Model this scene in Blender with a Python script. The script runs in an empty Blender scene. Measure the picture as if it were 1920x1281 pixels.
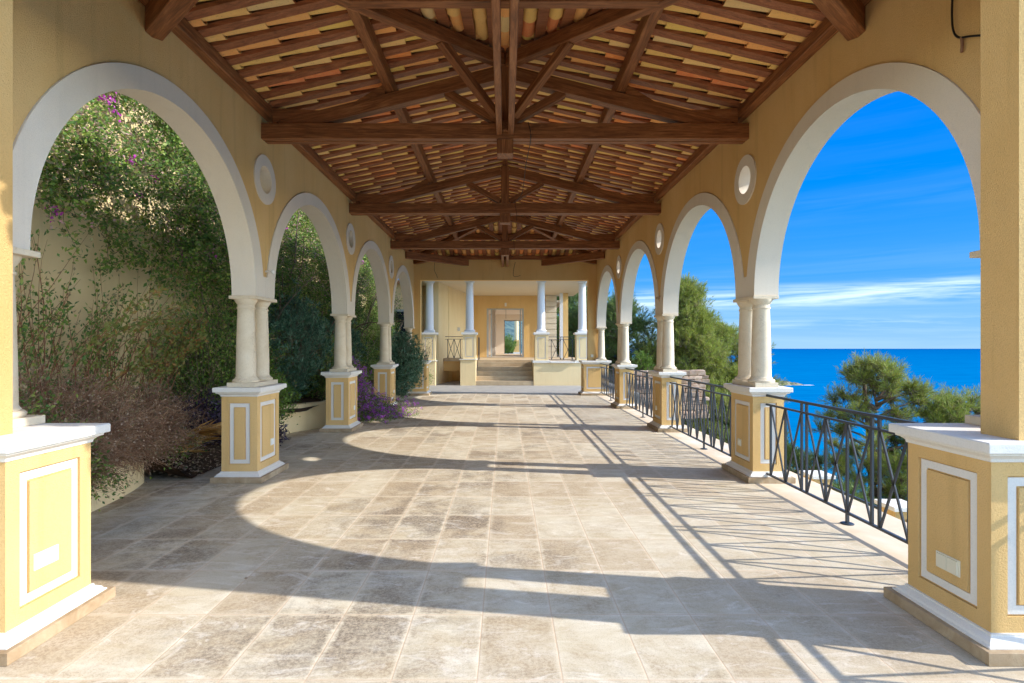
import bpy, math, random
import numpy as np
from mathutils import Vector, Matrix
R = math.radians
random.seed(7)
rng = np.random.default_rng(11)
sc = bpy.context.scene
COL = sc.collection

# ------------------------------------------------------------------ camera, sky, sun, exposure
F = 1033.6                      # focal length in pixels of a 1920 px wide frame
cam_d = bpy.data.cameras.new('camera'); cam = bpy.data.objects.new('camera', cam_d); COL.objects.link(cam)
cam.location = (0, 0, 1.6); cam.rotation_euler = (R(90), 0, 0)
cam_d.sensor_width = 36; cam_d.lens = 36 * F / 1920
cam_d.shift_x = 13 / 1920; cam_d.shift_y = 7.5 / 1920
cam_d.clip_start = 0.05; cam_d.clip_end = 30000
sc.camera = cam
sc.view_settings.view_transform = 'Standard'; sc.view_settings.look = 'None'
sc.view_settings.gamma = 1; sc.view_settings.use_curve_mapping = False
sc.view_settings.exposure = 1.78
sc.cycles.max_bounces = 10; sc.cycles.diffuse_bounces = 7; sc.cycles.glossy_bounces = 3
sc.cycles.transparent_max_bounces = 8; sc.cycles.use_denoising = True
SUN_TRAVEL = Vector((-1.6, 0.27, -1.0))
elev = math.atan2(1.0, math.hypot(1.6, .27)); azim = math.atan2(1.6, -.27)
w = bpy.data.worlds.new('World'); sc.world = w; w.use_nodes = True
nt = w.node_tree; nt.nodes.clear()
def wn(t, **k):
    n = nt.nodes.new(t)
    for a, b in k.items(): setattr(n, a, b)
    return n
sky = wn('ShaderNodeTexSky', sky_type='NISHITA', sun_disc=False, sun_elevation=elev, sun_rotation=azim,
         air_density=1.0, dust_density=0.35, ozone_density=2.5, altitude=50)
L = nt.links.new
tc = wn('ShaderNodeTexCoord'); sep = wn('ShaderNodeSeparateXYZ'); L(tc.outputs['Generated'], sep.inputs[0])
def wramp(src, stops):
    r = wn('ShaderNodeValToRGB'); el = r.color_ramp.elements
    for i, (p_, c_) in enumerate(stops):
        c_ = (c_,)*3 if isinstance(c_, (int, float)) else c_
        q = el[i] if i < 2 else el.new(p_)
        q.position = p_; q.color = tuple(c_) + (1,)
    L(src, r.inputs[0]); return r.outputs[0]
def wmath(op, a, b):
    m_ = wn('ShaderNodeMath', operation=op)
    for i, v_ in enumerate((a, b)):
        if isinstance(v_, (int, float)): m_.inputs[i].default_value = v_
        else: L(v_, m_.inputs[i])
    return m_.outputs[0]
def wmix(f_, a, b, mode='MIX'):
    m_ = wn('ShaderNodeMixRGB', blend_type=mode)
    for i, v_ in enumerate((f_, a, b)):
        if isinstance(v_, (int, float)): m_.inputs[i].default_value = v_
        elif isinstance(v_, tuple): m_.inputs[i].default_value = v_ + (1,)
        else: L(v_, m_.inputs[i])
    return m_.outputs[0]
# away from the sun the clear winter sky is a deep blue; towards it the bright physical sky remains
deep = wramp(sep.outputs['Z'], [(0.0, (.70, 1.3, 2.0)), (.05, (.42, 1.10, 2.0)), (.12, (.10, .78, 2.05)), (.25, (.0, .57, 2.05)), (.42, (.0, .44, 1.95)), (1.0, (.3, .7, 1.6))])
dp = wn('ShaderNodeVectorMath', operation='DOT_PRODUCT'); L(tc.outputs['Generated'], dp.inputs[0])
dp.inputs[1].default_value = tuple(-SUN_TRAVEL.normalized())
near = wramp(dp.outputs['Value'], [(.64, 0.0), (.86, 1.0)])
back = wramp(sep.outputs['Y'], [(0.0, 1.0), (.12, 0.0)])
behind = wramp(wmath('MULTIPLY', sep.outputs['Y'], -1.0), [(0.0, 0.0), (.22, 1.0)])
base_ = wmix(wmath('MAXIMUM', near, behind), deep, sky.outputs[0])
mp = wn('ShaderNodeMapping'); mp.inputs['Scale'].default_value = (1.2, 1.2, 24); mp.inputs['Rotation'].default_value = (R(2), R(-1.5), 0)
L(tc.outputs['Generated'], mp.inputs[0])
cl = wn('ShaderNodeTexNoise'); cl.inputs['Scale'].default_value = 2.1; cl.inputs['Detail'].default_value = 10; cl.inputs['Roughness'].default_value = .62; cl.inputs['Distortion'].default_value = .5
L(mp.outputs[0], cl.inputs['Vector'])
cf = wramp(cl.outputs[0], [(.40, 0.0), (.66, 1.0)])
band = wramp(sep.outputs['Z'], [(0.0, .08), (.022, .15), (.036, .50), (.046, .08), (.058, .14), (.072, .95), (.088, .90), (.10, .08), (.16, .01), (.22, .03), (.27, .01), (.40, .01), (.6, .01)])
col_ = wmix(wmath('MULTIPLY', cf, band), base_, (2.3, 2.7, 3.0))
bg = wn('ShaderNodeBackground'); bg.inputs[1].default_value = 0.15; wo = wn('ShaderNodeOutputWorld')
L(col_, bg.inputs[0]); L(bg.outputs[0], wo.inputs[0])
sd = bpy.data.lights.new('sun', 'SUN'); sd.energy = 2.0; sd.angle = R(.53); sd.color = (1, .94, .85)
so = bpy.data.objects.new('sun', sd); COL.objects.link(so); so.rotation_euler = SUN_TRAVEL.to_track_quat('-Z', 'Y').to_euler()
so.location = (20, -4, 15)

# ------------------------------------------------------------------ materials
def mat(name):
    m = bpy.data.materials.new(name); m.use_nodes = True; t = m.node_tree
    return m, t, t.nodes['Principled BSDF']
def nd(t, ty, **k):
    n = t.nodes.new(ty)
    for a, b in k.items():
        if a.startswith('i_'): n.inputs[a[2:].replace('_', ' ')].default_value = b
        else: setattr(n, a, b)
    return n
def noise(t, vec, scale, detail=5, rough=.55, dist=0):
    n = nd(t, 'ShaderNodeTexNoise'); n.inputs['Scale'].default_value = scale; n.inputs['Detail'].default_value = detail
    n.inputs['Roughness'].default_value = rough; n.inputs['Distortion'].default_value = dist
    if vec is not None: t.links.new(vec, n.inputs['Vector'])
    return n.outputs[0]
def ramp(t, fac, stops, interp='LINEAR'):
    n = nd(t, 'ShaderNodeValToRGB'); n.color_ramp.interpolation = interp; el = n.color_ramp.elements
    for i, (p, c) in enumerate(stops):
        c = (c,)*3 if isinstance(c, (int, float)) else c
        if i < 2: q = el[i]; q.position = p
        else: q = el.new(p)
        q.color = tuple(c) + (1,)
    t.links.new(fac, n.inputs[0]); return n.outputs[0]
def mth(t, op, a, b=0.0, c=None):
    n = nd(t, 'ShaderNodeMath', operation=op)
    for i, v in enumerate((a, b, c)):
        if v is None: continue
        if isinstance(v, (int, float)): n.inputs[i].default_value = v
        else: t.links.new(v, n.inputs[i])
    return n.outputs[0]
def mixc(t, fac, a, b, mode='MIX'):
    n = nd(t, 'ShaderNodeMixRGB', blend_type=mode)
    for i, v in enumerate((fac, a, b)):
        if isinstance(v, (int, float)): n.inputs[i].default_value = v
        elif isinstance(v, tuple): n.inputs[i].default_value = v + (1,) if len(v) == 3 else v
        else: t.links.new(v, n.inputs[i])
    return n.outputs[0]
def bump(t, b, h, strength=.3, dist=.01):
    n = nd(t, 'ShaderNodeBump'); n.inputs['Strength'].default_value = strength; n.inputs['Distance'].default_value = dist
    t.links.new(h, n.inputs['Height']); t.links.new(n.outputs[0], b.inputs['Normal'])
def wpos(t): return nd(t, 'ShaderNodeNewGeometry').outputs['Position']
def opos(t): return nd(t, 'ShaderNodeTexCoord').outputs['Object']
def scaled(t, v, s, loc=(0, 0, 0)):
    n = nd(t, 'ShaderNodeMapping'); n.inputs['Scale'].default_value = s; n.inputs['Location'].default_value = loc
    t.links.new(v, n.inputs[0]); return n.outputs[0]
def setc(t, b, c, rough=.8, spec=.3):
    if isinstance(c, tuple): b.inputs['Base Color'].default_value = c + (1,)
    else: t.links.new(c, b.inputs['Base Color'])
    b.inputs['Roughness'].default_value = rough; b.inputs['Specular IOR Level'].default_value = spec

def stucco(name, c, c2, grain=130, bs=.8, stain=.35):
    m, t, b = mat(name); P = wpos(t)
    big = noise(t, scaled(t, P, (1, 1, .45)), 1.1, 6, .6)
    base = mixc(t, ramp(t, big, [(.35, 0.0), (.68, 1.0)]), c, c2)
    fine = noise(t, P, grain, 3, .7)
    base = mixc(t, mth(t, 'MULTIPLY', ramp(t, fine, [(.35, 1.0), (.5, 0.0)]), .22), base, tuple(x*.6 for x in c))
    streak = noise(t, scaled(t, P, (9, 9, .5)), 1.0, 4, .6)
    base = mixc(t, mth(t, 'MULTIPLY', ramp(t, streak, [(.55, 0.0), (.8, 1.0)]), stain), base, tuple(x*.72 for x in c))
    setc(t, b, base, .92, .12); bump(t, b, fine, bs, .009); return m
def pstone(name, c, c2, scale=14, rough=.7, bs=.25):
    m, t, b = mat(name); P = wpos(t)
    n1 = noise(t, P, scale*.25, 8, .62, .6); n2 = noise(t, P, scale*9, 4, .7)
    base = mixc(t, ramp(t, n1, [(.33, 0.0), (.7, 1.0)]), c, c2)
    base = mixc(t, mth(t, 'MULTIPLY', ramp(t, n2, [(.3, 1.0), (.45, 0.0)]), .3), base, tuple(x*.5 for x in c))
    setc(t, b, base, rough, .25); bump(t, b, n2, bs, .004); return m
YEL = stucco('ochre_stucco', (.68, .435, .17), (.75, .51, .23), 130, .8, .55)
YEL2 = stucco('pale_ochre_stucco', (.82, .66, .39), (.76, .59, .33), 200, .5, .5)
TRIM = stucco('off_white_render', (.70, .625, .52), (.74, .67, .57), 160, .35, .25)
CAPM = stucco('white_painted_cap', (.76, .73, .67), (.70, .67, .62), 120, .2, .2)
REVEAL = TRIM
def colstone():
    m, t, b = mat('cream_column_stone'); P = wpos(t); n1 = noise(t, P, 3.5, 8, .65, .8); n2 = noise(t, P, 70, 5, .75)
    vo = nd(t, 'ShaderNodeTexVoronoi', feature='DISTANCE_TO_EDGE'); vo.inputs['Scale'].default_value = 1.7
    wv = nd(t, 'ShaderNodeVectorMath', operation='ADD'); t.links.new(scaled(t, P, (1, 1, .3)), wv.inputs[0]); nn_ = nd(t, 'ShaderNodeTexNoise'); nn_.inputs['Scale'].default_value = 5; nn_.inputs['Detail'].default_value = 6
    t.links.new(P, nn_.inputs['Vector']); mm = nd(t, 'ShaderNodeVectorMath', operation='MULTIPLY'); t.links.new(nn_.outputs['Color'], mm.inputs[0]); mm.inputs[1].default_value = (.25,)*3; t.links.new(mm.outputs[0], wv.inputs[1]); t.links.new(wv.outputs[0], vo.inputs['Vector'])
    c = ramp(t, n1, [(.30, (.62, .51, .36)), (.5, (.69, .59, .44)), (.7, (.72, .63, .49))])
    c = mixc(t, mth(t, 'MULTIPLY', ramp(t, vo.outputs['Distance'], [(.0, 1.0), (.004, 0.0)]), .3), c, (.26, .18, .11))
    c = mixc(t, mth(t, 'MULTIPLY', ramp(t, n2, [(.34, 1.0), (.46, 0.0)]), .3), c, (.38, .29, .19)); setc(t, b, c, .65, .25); bump(t, b, n2, .2, .004); return m
COLM = colstone()
_unused = pstone('cream_column_stone', (.66, .58, .45), (.58, .49, .36), 10, .65, .2)
BASEM = pstone('weathered_base_stone', (.30, .205, .115), (.50, .39, .26), 22, .8, .6)
STEPM = pstone('step_stone', (.52, .41, .27), (.40, .30, .19), 12, .8, .5)
WHITEC = stucco('white_column_paint', (.72, .72, .72), (.68, .68, .69), 120, .15, .1)
CEIL = stucco('cream_soffit', (.72, .64, .50), (.70, .62, .49), 90, .1, .1)
ROOM = stucco('beige_room_paint', (.82, .70, .56), (.80, .68, .54), 90, .1, .1)

def wood(name, dark, mid, light):
    m, t, b = mat(name); O = opos(t)
    rnd = nd(t, 'ShaderNodeObjectInfo').outputs['Random']
    add = nd(t, 'ShaderNodeVectorMath', operation='ADD'); t.links.new(O, add.inputs[0])
    cmb = nd(t, 'ShaderNodeCombineXYZ'); s = mth(t, 'MULTIPLY', rnd, 37.0)
    for i in range(3): t.links.new(s, cmb.inputs[i])
    t.links.new(cmb.outputs[0], add.inputs[1]); V = add.outputs[0]
    g = noise(t, scaled(t, V, (.8, 11, 11)), 2.2, 9, .68, 1.1); g2 = noise(t, scaled(t, V, (4, 120, 120)), 2, 3, .6)
    bl = noise(t, V, 1.7, 3, .5)
    c = ramp(t, g, [(.3, dark), (.5, mid), (.72, light)])
    c = mixc(t, mth(t, 'MULTIPLY', ramp(t, g2, [(.4, 1.0), (.55, 0.0)]), .4), c, dark)
    c = mixc(t, mth(t, 'MULTIPLY', bl, .3), c, mid)
    setc(t, b, c, .5, .35); bump(t, b, g2, .25, .003); return m
WOOD = wood('stained_beam_wood', (.062, .021, .008), (.25, .092, .031), (.48, .215, .085))
SLAT = wood('roof_board_wood', (.09, .030, .013), (.30, .105, .042), (.48, .20, .09))

def tile_mat():
    m, t, b = mat('canal_roof_tile'); g = nd(t, 'ShaderNodeNewGeometry'); r = g.outputs['Random Per Island']
    c = ramp(t, r, [(0, (.82, .52, .16)), (.16, (.86, .40, .13)), (.3, (.84, .50, .17)), (.44, (.78, .54, .14)), (.56, (.84, .28, .08)),
                    (.66, (.86, .56, .22)), (.78, (.80, .40, .13)), (.88, (.74, .52, .24)), (.95, (.76, .24, .09))], 'CONSTANT')
    n = noise(t, g.outputs['Position'], 13, 6, .65); n2 = noise(t, g.outputs['Position'], 60, 4, .6)
    c = mixc(t, mth(t, 'MULTIPLY', ramp(t, n, [(.42, 0.0), (.7, 1.0)]), .3), c, (.80, .50, .22))
    c = mixc(t, mth(t, 'MULTIPLY', ramp(t, n2, [(.58, 0.0), (.75, 1.0)]), .5), c, (.16, .11, .08))
    setc(t, b, c, .85, .2); bump(t, b, n2, .4, .004); return m
TILE = tile_mat()

def floor_mat():
    m, t, b = mat('limestone_floor_tiles'); P = wpos(t); sp = nd(t, 'ShaderNodeSeparateXYZ'); t.links.new(P, sp.inputs[0])
    wob = noise(t, P, 7, 3, .5); wv = mth(t, 'MULTIPLY', mth(t, 'SUBTRACT', wob, .5), .006)
    u = mth(t, 'DIVIDE', mth(t, 'ADD', mth(t, 'ADD', sp.outputs[0], .134 + 41), wv), .41)
    v = mth(t, 'DIVIDE', mth(t, 'ADD', mth(t, 'ADD', sp.outputs[1], 64 - 2.637 + .0), wv), .64)
    fu, fv = mth(t, 'FRACT', u), mth(t, 'FRACT', v)
    du = mth(t, 'MULTIPLY', mth(t, 'MINIMUM', fu, mth(t, 'SUBTRACT', 1, fu)), .41)
    dv = mth(t, 'MULTIPLY', mth(t, 'MINIMUM', fv, mth(t, 'SUBTRACT', 1, fv)), .64)
    d = mth(t, 'MINIMUM', du, dv)
    cell = nd(t, 'ShaderNodeCombineXYZ'); t.links.new(mth(t, 'FLOOR', u), cell.inputs[0]); t.links.new(mth(t, 'FLOOR', v), cell.inputs[1])
    wn1 = nd(t, 'ShaderNodeTexWhiteNoise', noise_dimensions='3D'); t.links.new(cell.outputs[0], wn1.inputs['Vector'])
    rv = wn1.outputs['Value']; rsep = nd(t, 'ShaderNodeSeparateColor'); t.links.new(wn1.outputs['Color'], rsep.inputs[0])
    # each slab has its own vein direction and offset
    off = nd(t, 'ShaderNodeVectorMath', operation='MULTIPLY_ADD'); t.links.new(wn1.outputs['Color'], off.inputs[0])
    off.inputs[1].default_value = (9, 9, 9); t.links.new(P, off.inputs[2]); Q = off.outputs[0]
    vein = noise(t, scaled(t, Q, (1.6, 4.2, 1)), 1.5, 9, .68, .8)
    base = ramp(t, vein, [(.25, (.47, .385, .25)), (.40, (.55, .475, .34)), (.56, (.61, .545, .42)), (.8, (.66, .62, .52))])
    base = mixc(t, mth(t, 'MULTIPLY', mth(t, 'POWER', rsep.outputs[0], 2.5), .38), base, (.42, .31, .20))
    off2 = nd(t, 'ShaderNodeVectorMath', operation='MULTIPLY_ADD'); t.links.new(wn1.outputs['Color'], off2.inputs[0])
    off2.inputs[1].default_value = (.35, .35, .35); t.links.new(P, off2.inputs[2]); Q2 = off2.outputs[0]
    blot = noise(t, Q2, 2.4, 9, .72, .7); blot2 = noise(t, Q, 4.5, 6, .7)
    grit = noise(t, P, 42, 8, .86); grit2 = noise(t, P, 130, 3, .8)
    wobd = mth(t, 'ADD', d, mth(t, 'MULTIPLY', mth(t, 'SUBTRACT', noise(t, P, 9, 6, .75), .5), .16))
    inner = ramp(t, wobd, [(-.04, 0.0), (.03, 1.0)])
    # soiling is heavier in the middle of the hall than along the sea side
    side = ramp(t, mth(t, 'DIVIDE', mth(t, 'ADD', sp.outputs[0], 3.0), 6.0), [(.55, 1.0), (.9, .35)])
    lvl = mth(t, 'ADD', mth(t, 'ADD', mth(t, 'MULTIPLY', blot, .75), mth(t, 'MULTIPLY', blot2, .25)), mth(t, 'MULTIPLY', mth(t, 'SUBTRACT', rv, .5), .12))
    dirt = mth(t, 'MULTIPLY', mth(t, 'MULTIPLY', ramp(t, lvl, [(.42, 0.0), (.60, 1.0)]), inner), side)
    base = mixc(t, mth(t, 'MULTIPLY', dirt, .40), base, (.42, .31, .19))
    base = mixc(t, mth(t, 'MULTIPLY', mth(t, 'MULTIPLY', dirt, ramp(t, grit, [(.46, 0.0), (.56, 1.0)])), .60), base, (.25, .175, .10))
    # dark algae patches
    area = noise(t, scaled(t, P, (1, .8, 1), (3.3, 1.7, 0)), .55, 4, .5)
    dk = mth(t, 'MULTIPLY', ramp(t, area, [(.46, 0.0), (.60, 1.0)]), ramp(t, noise(t, Q2, 1.9, 8, .72), [(.44, 0.0), (.58, 1.0)]))
    dk = mth(t, 'MULTIPLY', mth(t, 'MULTIPLY', dk, inner), side)
    base = mixc(t, mth(t, 'MULTIPLY', dk, .42), base, (.24, .185, .14))
    base = mixc(t, mth(t, 'MULTIPLY', mth(t, 'MULTIPLY', dk, ramp(t, grit, [(.44, 0.0), (.55, 1.0)])), .66), base, (.085, .065, .05))
    # chalky wiped swirls
    sw = noise(t, scaled(t, P, (1.2, 2.6, 1)), 1.7, 9, .74, 2.2)
    base = mixc(t, mth(t, 'MULTIPLY', ramp(t, sw, [(.54, 0.0), (.68, 1.0)]), .5), base, (.82, .77, .69))
    base = mixc(t, mth(t, 'MULTIPLY', ramp(t, grit2, [(.36, 1.0), (.46, 0.0)]), .45), base, (.20, .15, .11))
    ed = ramp(t, mth(t, 'ADD', d, mth(t, 'MULTIPLY', mth(t, 'SUBTRACT', noise(t, P, 14, 6, .75), .5), .07)), [(.002, 1.0), (.026, 0.0)])
    base = mixc(t, mth(t, 'MULTIPLY', ed, .12), base, (.80, .68, .53))
    jl = ramp(t, mth(t, 'ADD', d, mth(t, 'MULTIPLY', noise(t, P, 5, 4, .6), .004)), [(.0035, 1.0), (.0065, 0.0)])
    base = mixc(t, mth(t, 'MULTIPLY', jl, .7), base, (.52, .37, .25))
    setc(t, b, base, .78, .25)
    h = mth(t, 'ADD', mth(t, 'MULTIPLY', grit, .35), mth(t, 'MULTIPLY', ramp(t, d, [(.0, 0.0), (.006, 1.0)]), .8))
    bump(t, b, h, .35, .004); return m
FLOOR = floor_mat()
def edge_floor():
    m, t, b = mat('smooth_edge_paving'); P = wpos(t)
    a = noise(t, P, 1.6, 7, .65, .5); g = noise(t, P, 110, 4, .7)
    c = ramp(t, a, [(.3, (.60, .47, .32)), (.52, (.68, .56, .41)), (.7, (.73, .66, .54))])
    c = mixc(t, mth(t, 'MULTIPLY', ramp(t, g, [(.3, 1.0), (.42, 0.0)]), .25), c, (.3, .22, .15))
    setc(t, b, c, .75, .25); bump(t, b, g, .2, .003); return m
EDGE = edge_floor()
def simple(name, c, rough=.6, spec=.3, metal=0, c2=None, sc_=20):
    m, t, b = mat(name)
    if c2: c = mixc(t, ramp(t, noise(t, wpos(t), sc_, 5, .6), [(.35, 0.0), (.65, 1.0)]), c, c2)
    setc(t, b, c, rough, spec); b.inputs['Metallic'].default_value = metal; return m
IRON = simple('dark_blue_grey_iron', (.026, .034, .046), .42, .5, 0, (.036, .046, .06), 60)
BLACK = simple('black_cable_rubber', (.012, .012, .012), .5)
PLAST = simple('cream_socket_plastic', (.68, .64, .50), .35, .5)
PLASTW = simple('white_socket_plastic', (.74, .75, .72), .35, .5)
ALU = simple('grey_aluminium_frame', (.42, .44, .44), .4, .5)
DARKW = simple('dark_window_glass', (.02, .03, .04), .1, .6)
SOIL = simple('dark_garden_soil', (.05, .032, .022), .95, .1, 0, (.10, .065, .04), 9)
ROCK = simple('reddish_rubble_stone', (.38, .25, .17), .9, .1, 0, (.55, .42, .32), 3.5)
ROOFTOP = simple('outer_roof_clay', (.35, .17, .09), .9, .1, 0, (.45, .26, .14), 4)
BARK = simple('grey_brown_bark', (.13, .09, .065), .9, .1, 0, (.22, .17, .13), 12)
TWIG = simple('dry_twig', (.20, .095, .06), .9, .1, 0, (.44, .28, .17), 5)
REDTWIG = simple('red_brown_stem', (.22, .075, .04), .8, .2, 0, (.30, .13, .07), 9)

def leafmat(name, cols, trans=.3, rough=.5, spec=.35):
    m, t, b = mat(name); g = nd(t, 'ShaderNodeNewGeometry')
    n = len(cols); c = ramp(t, g.outputs['Random Per Island'], [(i / n, k) for i, k in enumerate(cols)], 'CONSTANT')
    big = noise(t, g.outputs['Position'], 1.5, 3, .5)
    c = mixc(t, ramp(t, big, [(.4, 0.0), (.65, .5)]), c, cols[0])
    setc(t, b, c, rough, spec)
    tr = nd(t, 'ShaderNodeBsdfTranslucent'); t.links.new(c, tr.inputs[0]); mx = nd(t, 'ShaderNodeMixShader'); mx.inputs[0].default_value = trans
    out = t.nodes['Material Output']; t.links.new(b.outputs[0], mx.inputs[1]); t.links.new(tr.outputs[0], mx.inputs[2]); t.links.new(mx.outputs[0], out.inputs[0])
    return m
VINE = leafmat('vine_leaf', [(.11, .20, .04), (.18, .32, .055), (.27, .40, .07), (.075, .14, .04), (.40, .47, .11), (.12, .24, .055), (.40, .30, .17)], .42)
OLE = leafmat('oleander_leaf', [(.07, .16, .095), (.11, .22, .13), (.05, .11, .07), (.18, .31, .20), (.10, .19, .12)], .15, .4)
BRIGHT = leafmat('fresh_green_leaf', [(.12, .21, .03), (.16, .27, .04), (.20, .31, .05), (.09, .16, .03)], .35)
PURP = leafmat('purple_trailing_leaf', [(.045, .03, .06), (.07, .045, .085), (.03, .022, .04), (.10, .08, .13)], .15)
FLOW = leafmat('violet_flower', [(.42, .08, .58), (.34, .06, .52), (.55, .16, .70), (.50, .06, .50)], .3, .7)
PINKF = leafmat('magenta_flower', [(.55, .06, .48), (.62, .12, .55), (.45, .05, .42)], .3, .7)
DRYL = leafmat('dry_leaf', [(.40, .28, .19), (.30, .20, .14), (.50, .38, .27), (.22, .16, .10), (.17, .15, .06)], .2, .8)
PALMD = leafmat('dead_palm_blade', [(.62, .34, .09), (.72, .44, .15), (.50, .26, .07), (.78, .54, .24)], .2, .7)
PINE = leafmat('pine_needles', [(.28, .34, .045), (.37, .41, .06), (.18, .25, .04), (.44, .45, .09), (.22, .27, .07), (.30, .24, .12)], .25, .55)
PINED = leafmat('dark_pine_needles', [(.12, .19, .045), (.16, .24, .055), (.095, .15, .045), (.22, .29, .065)], .2, .55)

def sea_mat():
    m, t, b = mat('sea_water'); P = wpos(t)
    n1 = noise(t, scaled(t, P, (.004, .02, 1)), 1, 6, .6); n2 = noise(t, scaled(t, P, (.12, .3, 1)), 1, 5, .65)
    sp = nd(t, 'ShaderNodeSeparateXYZ'); t.links.new(P, sp.inputs[0])
    far = ramp(t, mth(t, 'DIVIDE', sp.outputs[1], 8000), [(0.0, (.0, .27, .37)), (.012, (.0, .205, .365)), (.05, (.0, .145, .34)), (.4, (.0, .112, .31)), (1, (.0, .075, .255))])
    n3 = noise(t, scaled(t, P, (.02, .06, 1)), 1, 8, .7); c = mixc(t, mth(t, 'MULTIPLY', ramp(t, n1, [(.4, 0.0), (.65, 1.0)]), .35), far, (.0, .19, .40)); c = mixc(t, mth(t, 'MULTIPLY', ramp(t, n3, [(.45, 0.0), (.6, 1.0)]), .35), c, (.0, .085, .25)); setc(t, b, c, .9, .0); bump(t, b, n2, .12, .5); return m
SEA = sea_mat()
HILL = simple('scrubby_hillside', (.05, .075, .025), .95, .1, 0, (.16, .13, .07), .35)
HEAD = simple('pale_headland_rock', (.40, .33, .24), .95, .1, 0, (.16, .17, .08), .12)
FOAM = simple('white_surf', (.75, .8, .82), .9)
FARHILL = simple('blue_green_far_hill', (.03, .07, .09), .95, .1, 0, (.14, .20, .17), .9)
PALEST = simple('pale_landing_stone', (.36, .345, .315), .7, .3, 0, (.29, .28, .265), 2.5)

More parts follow.
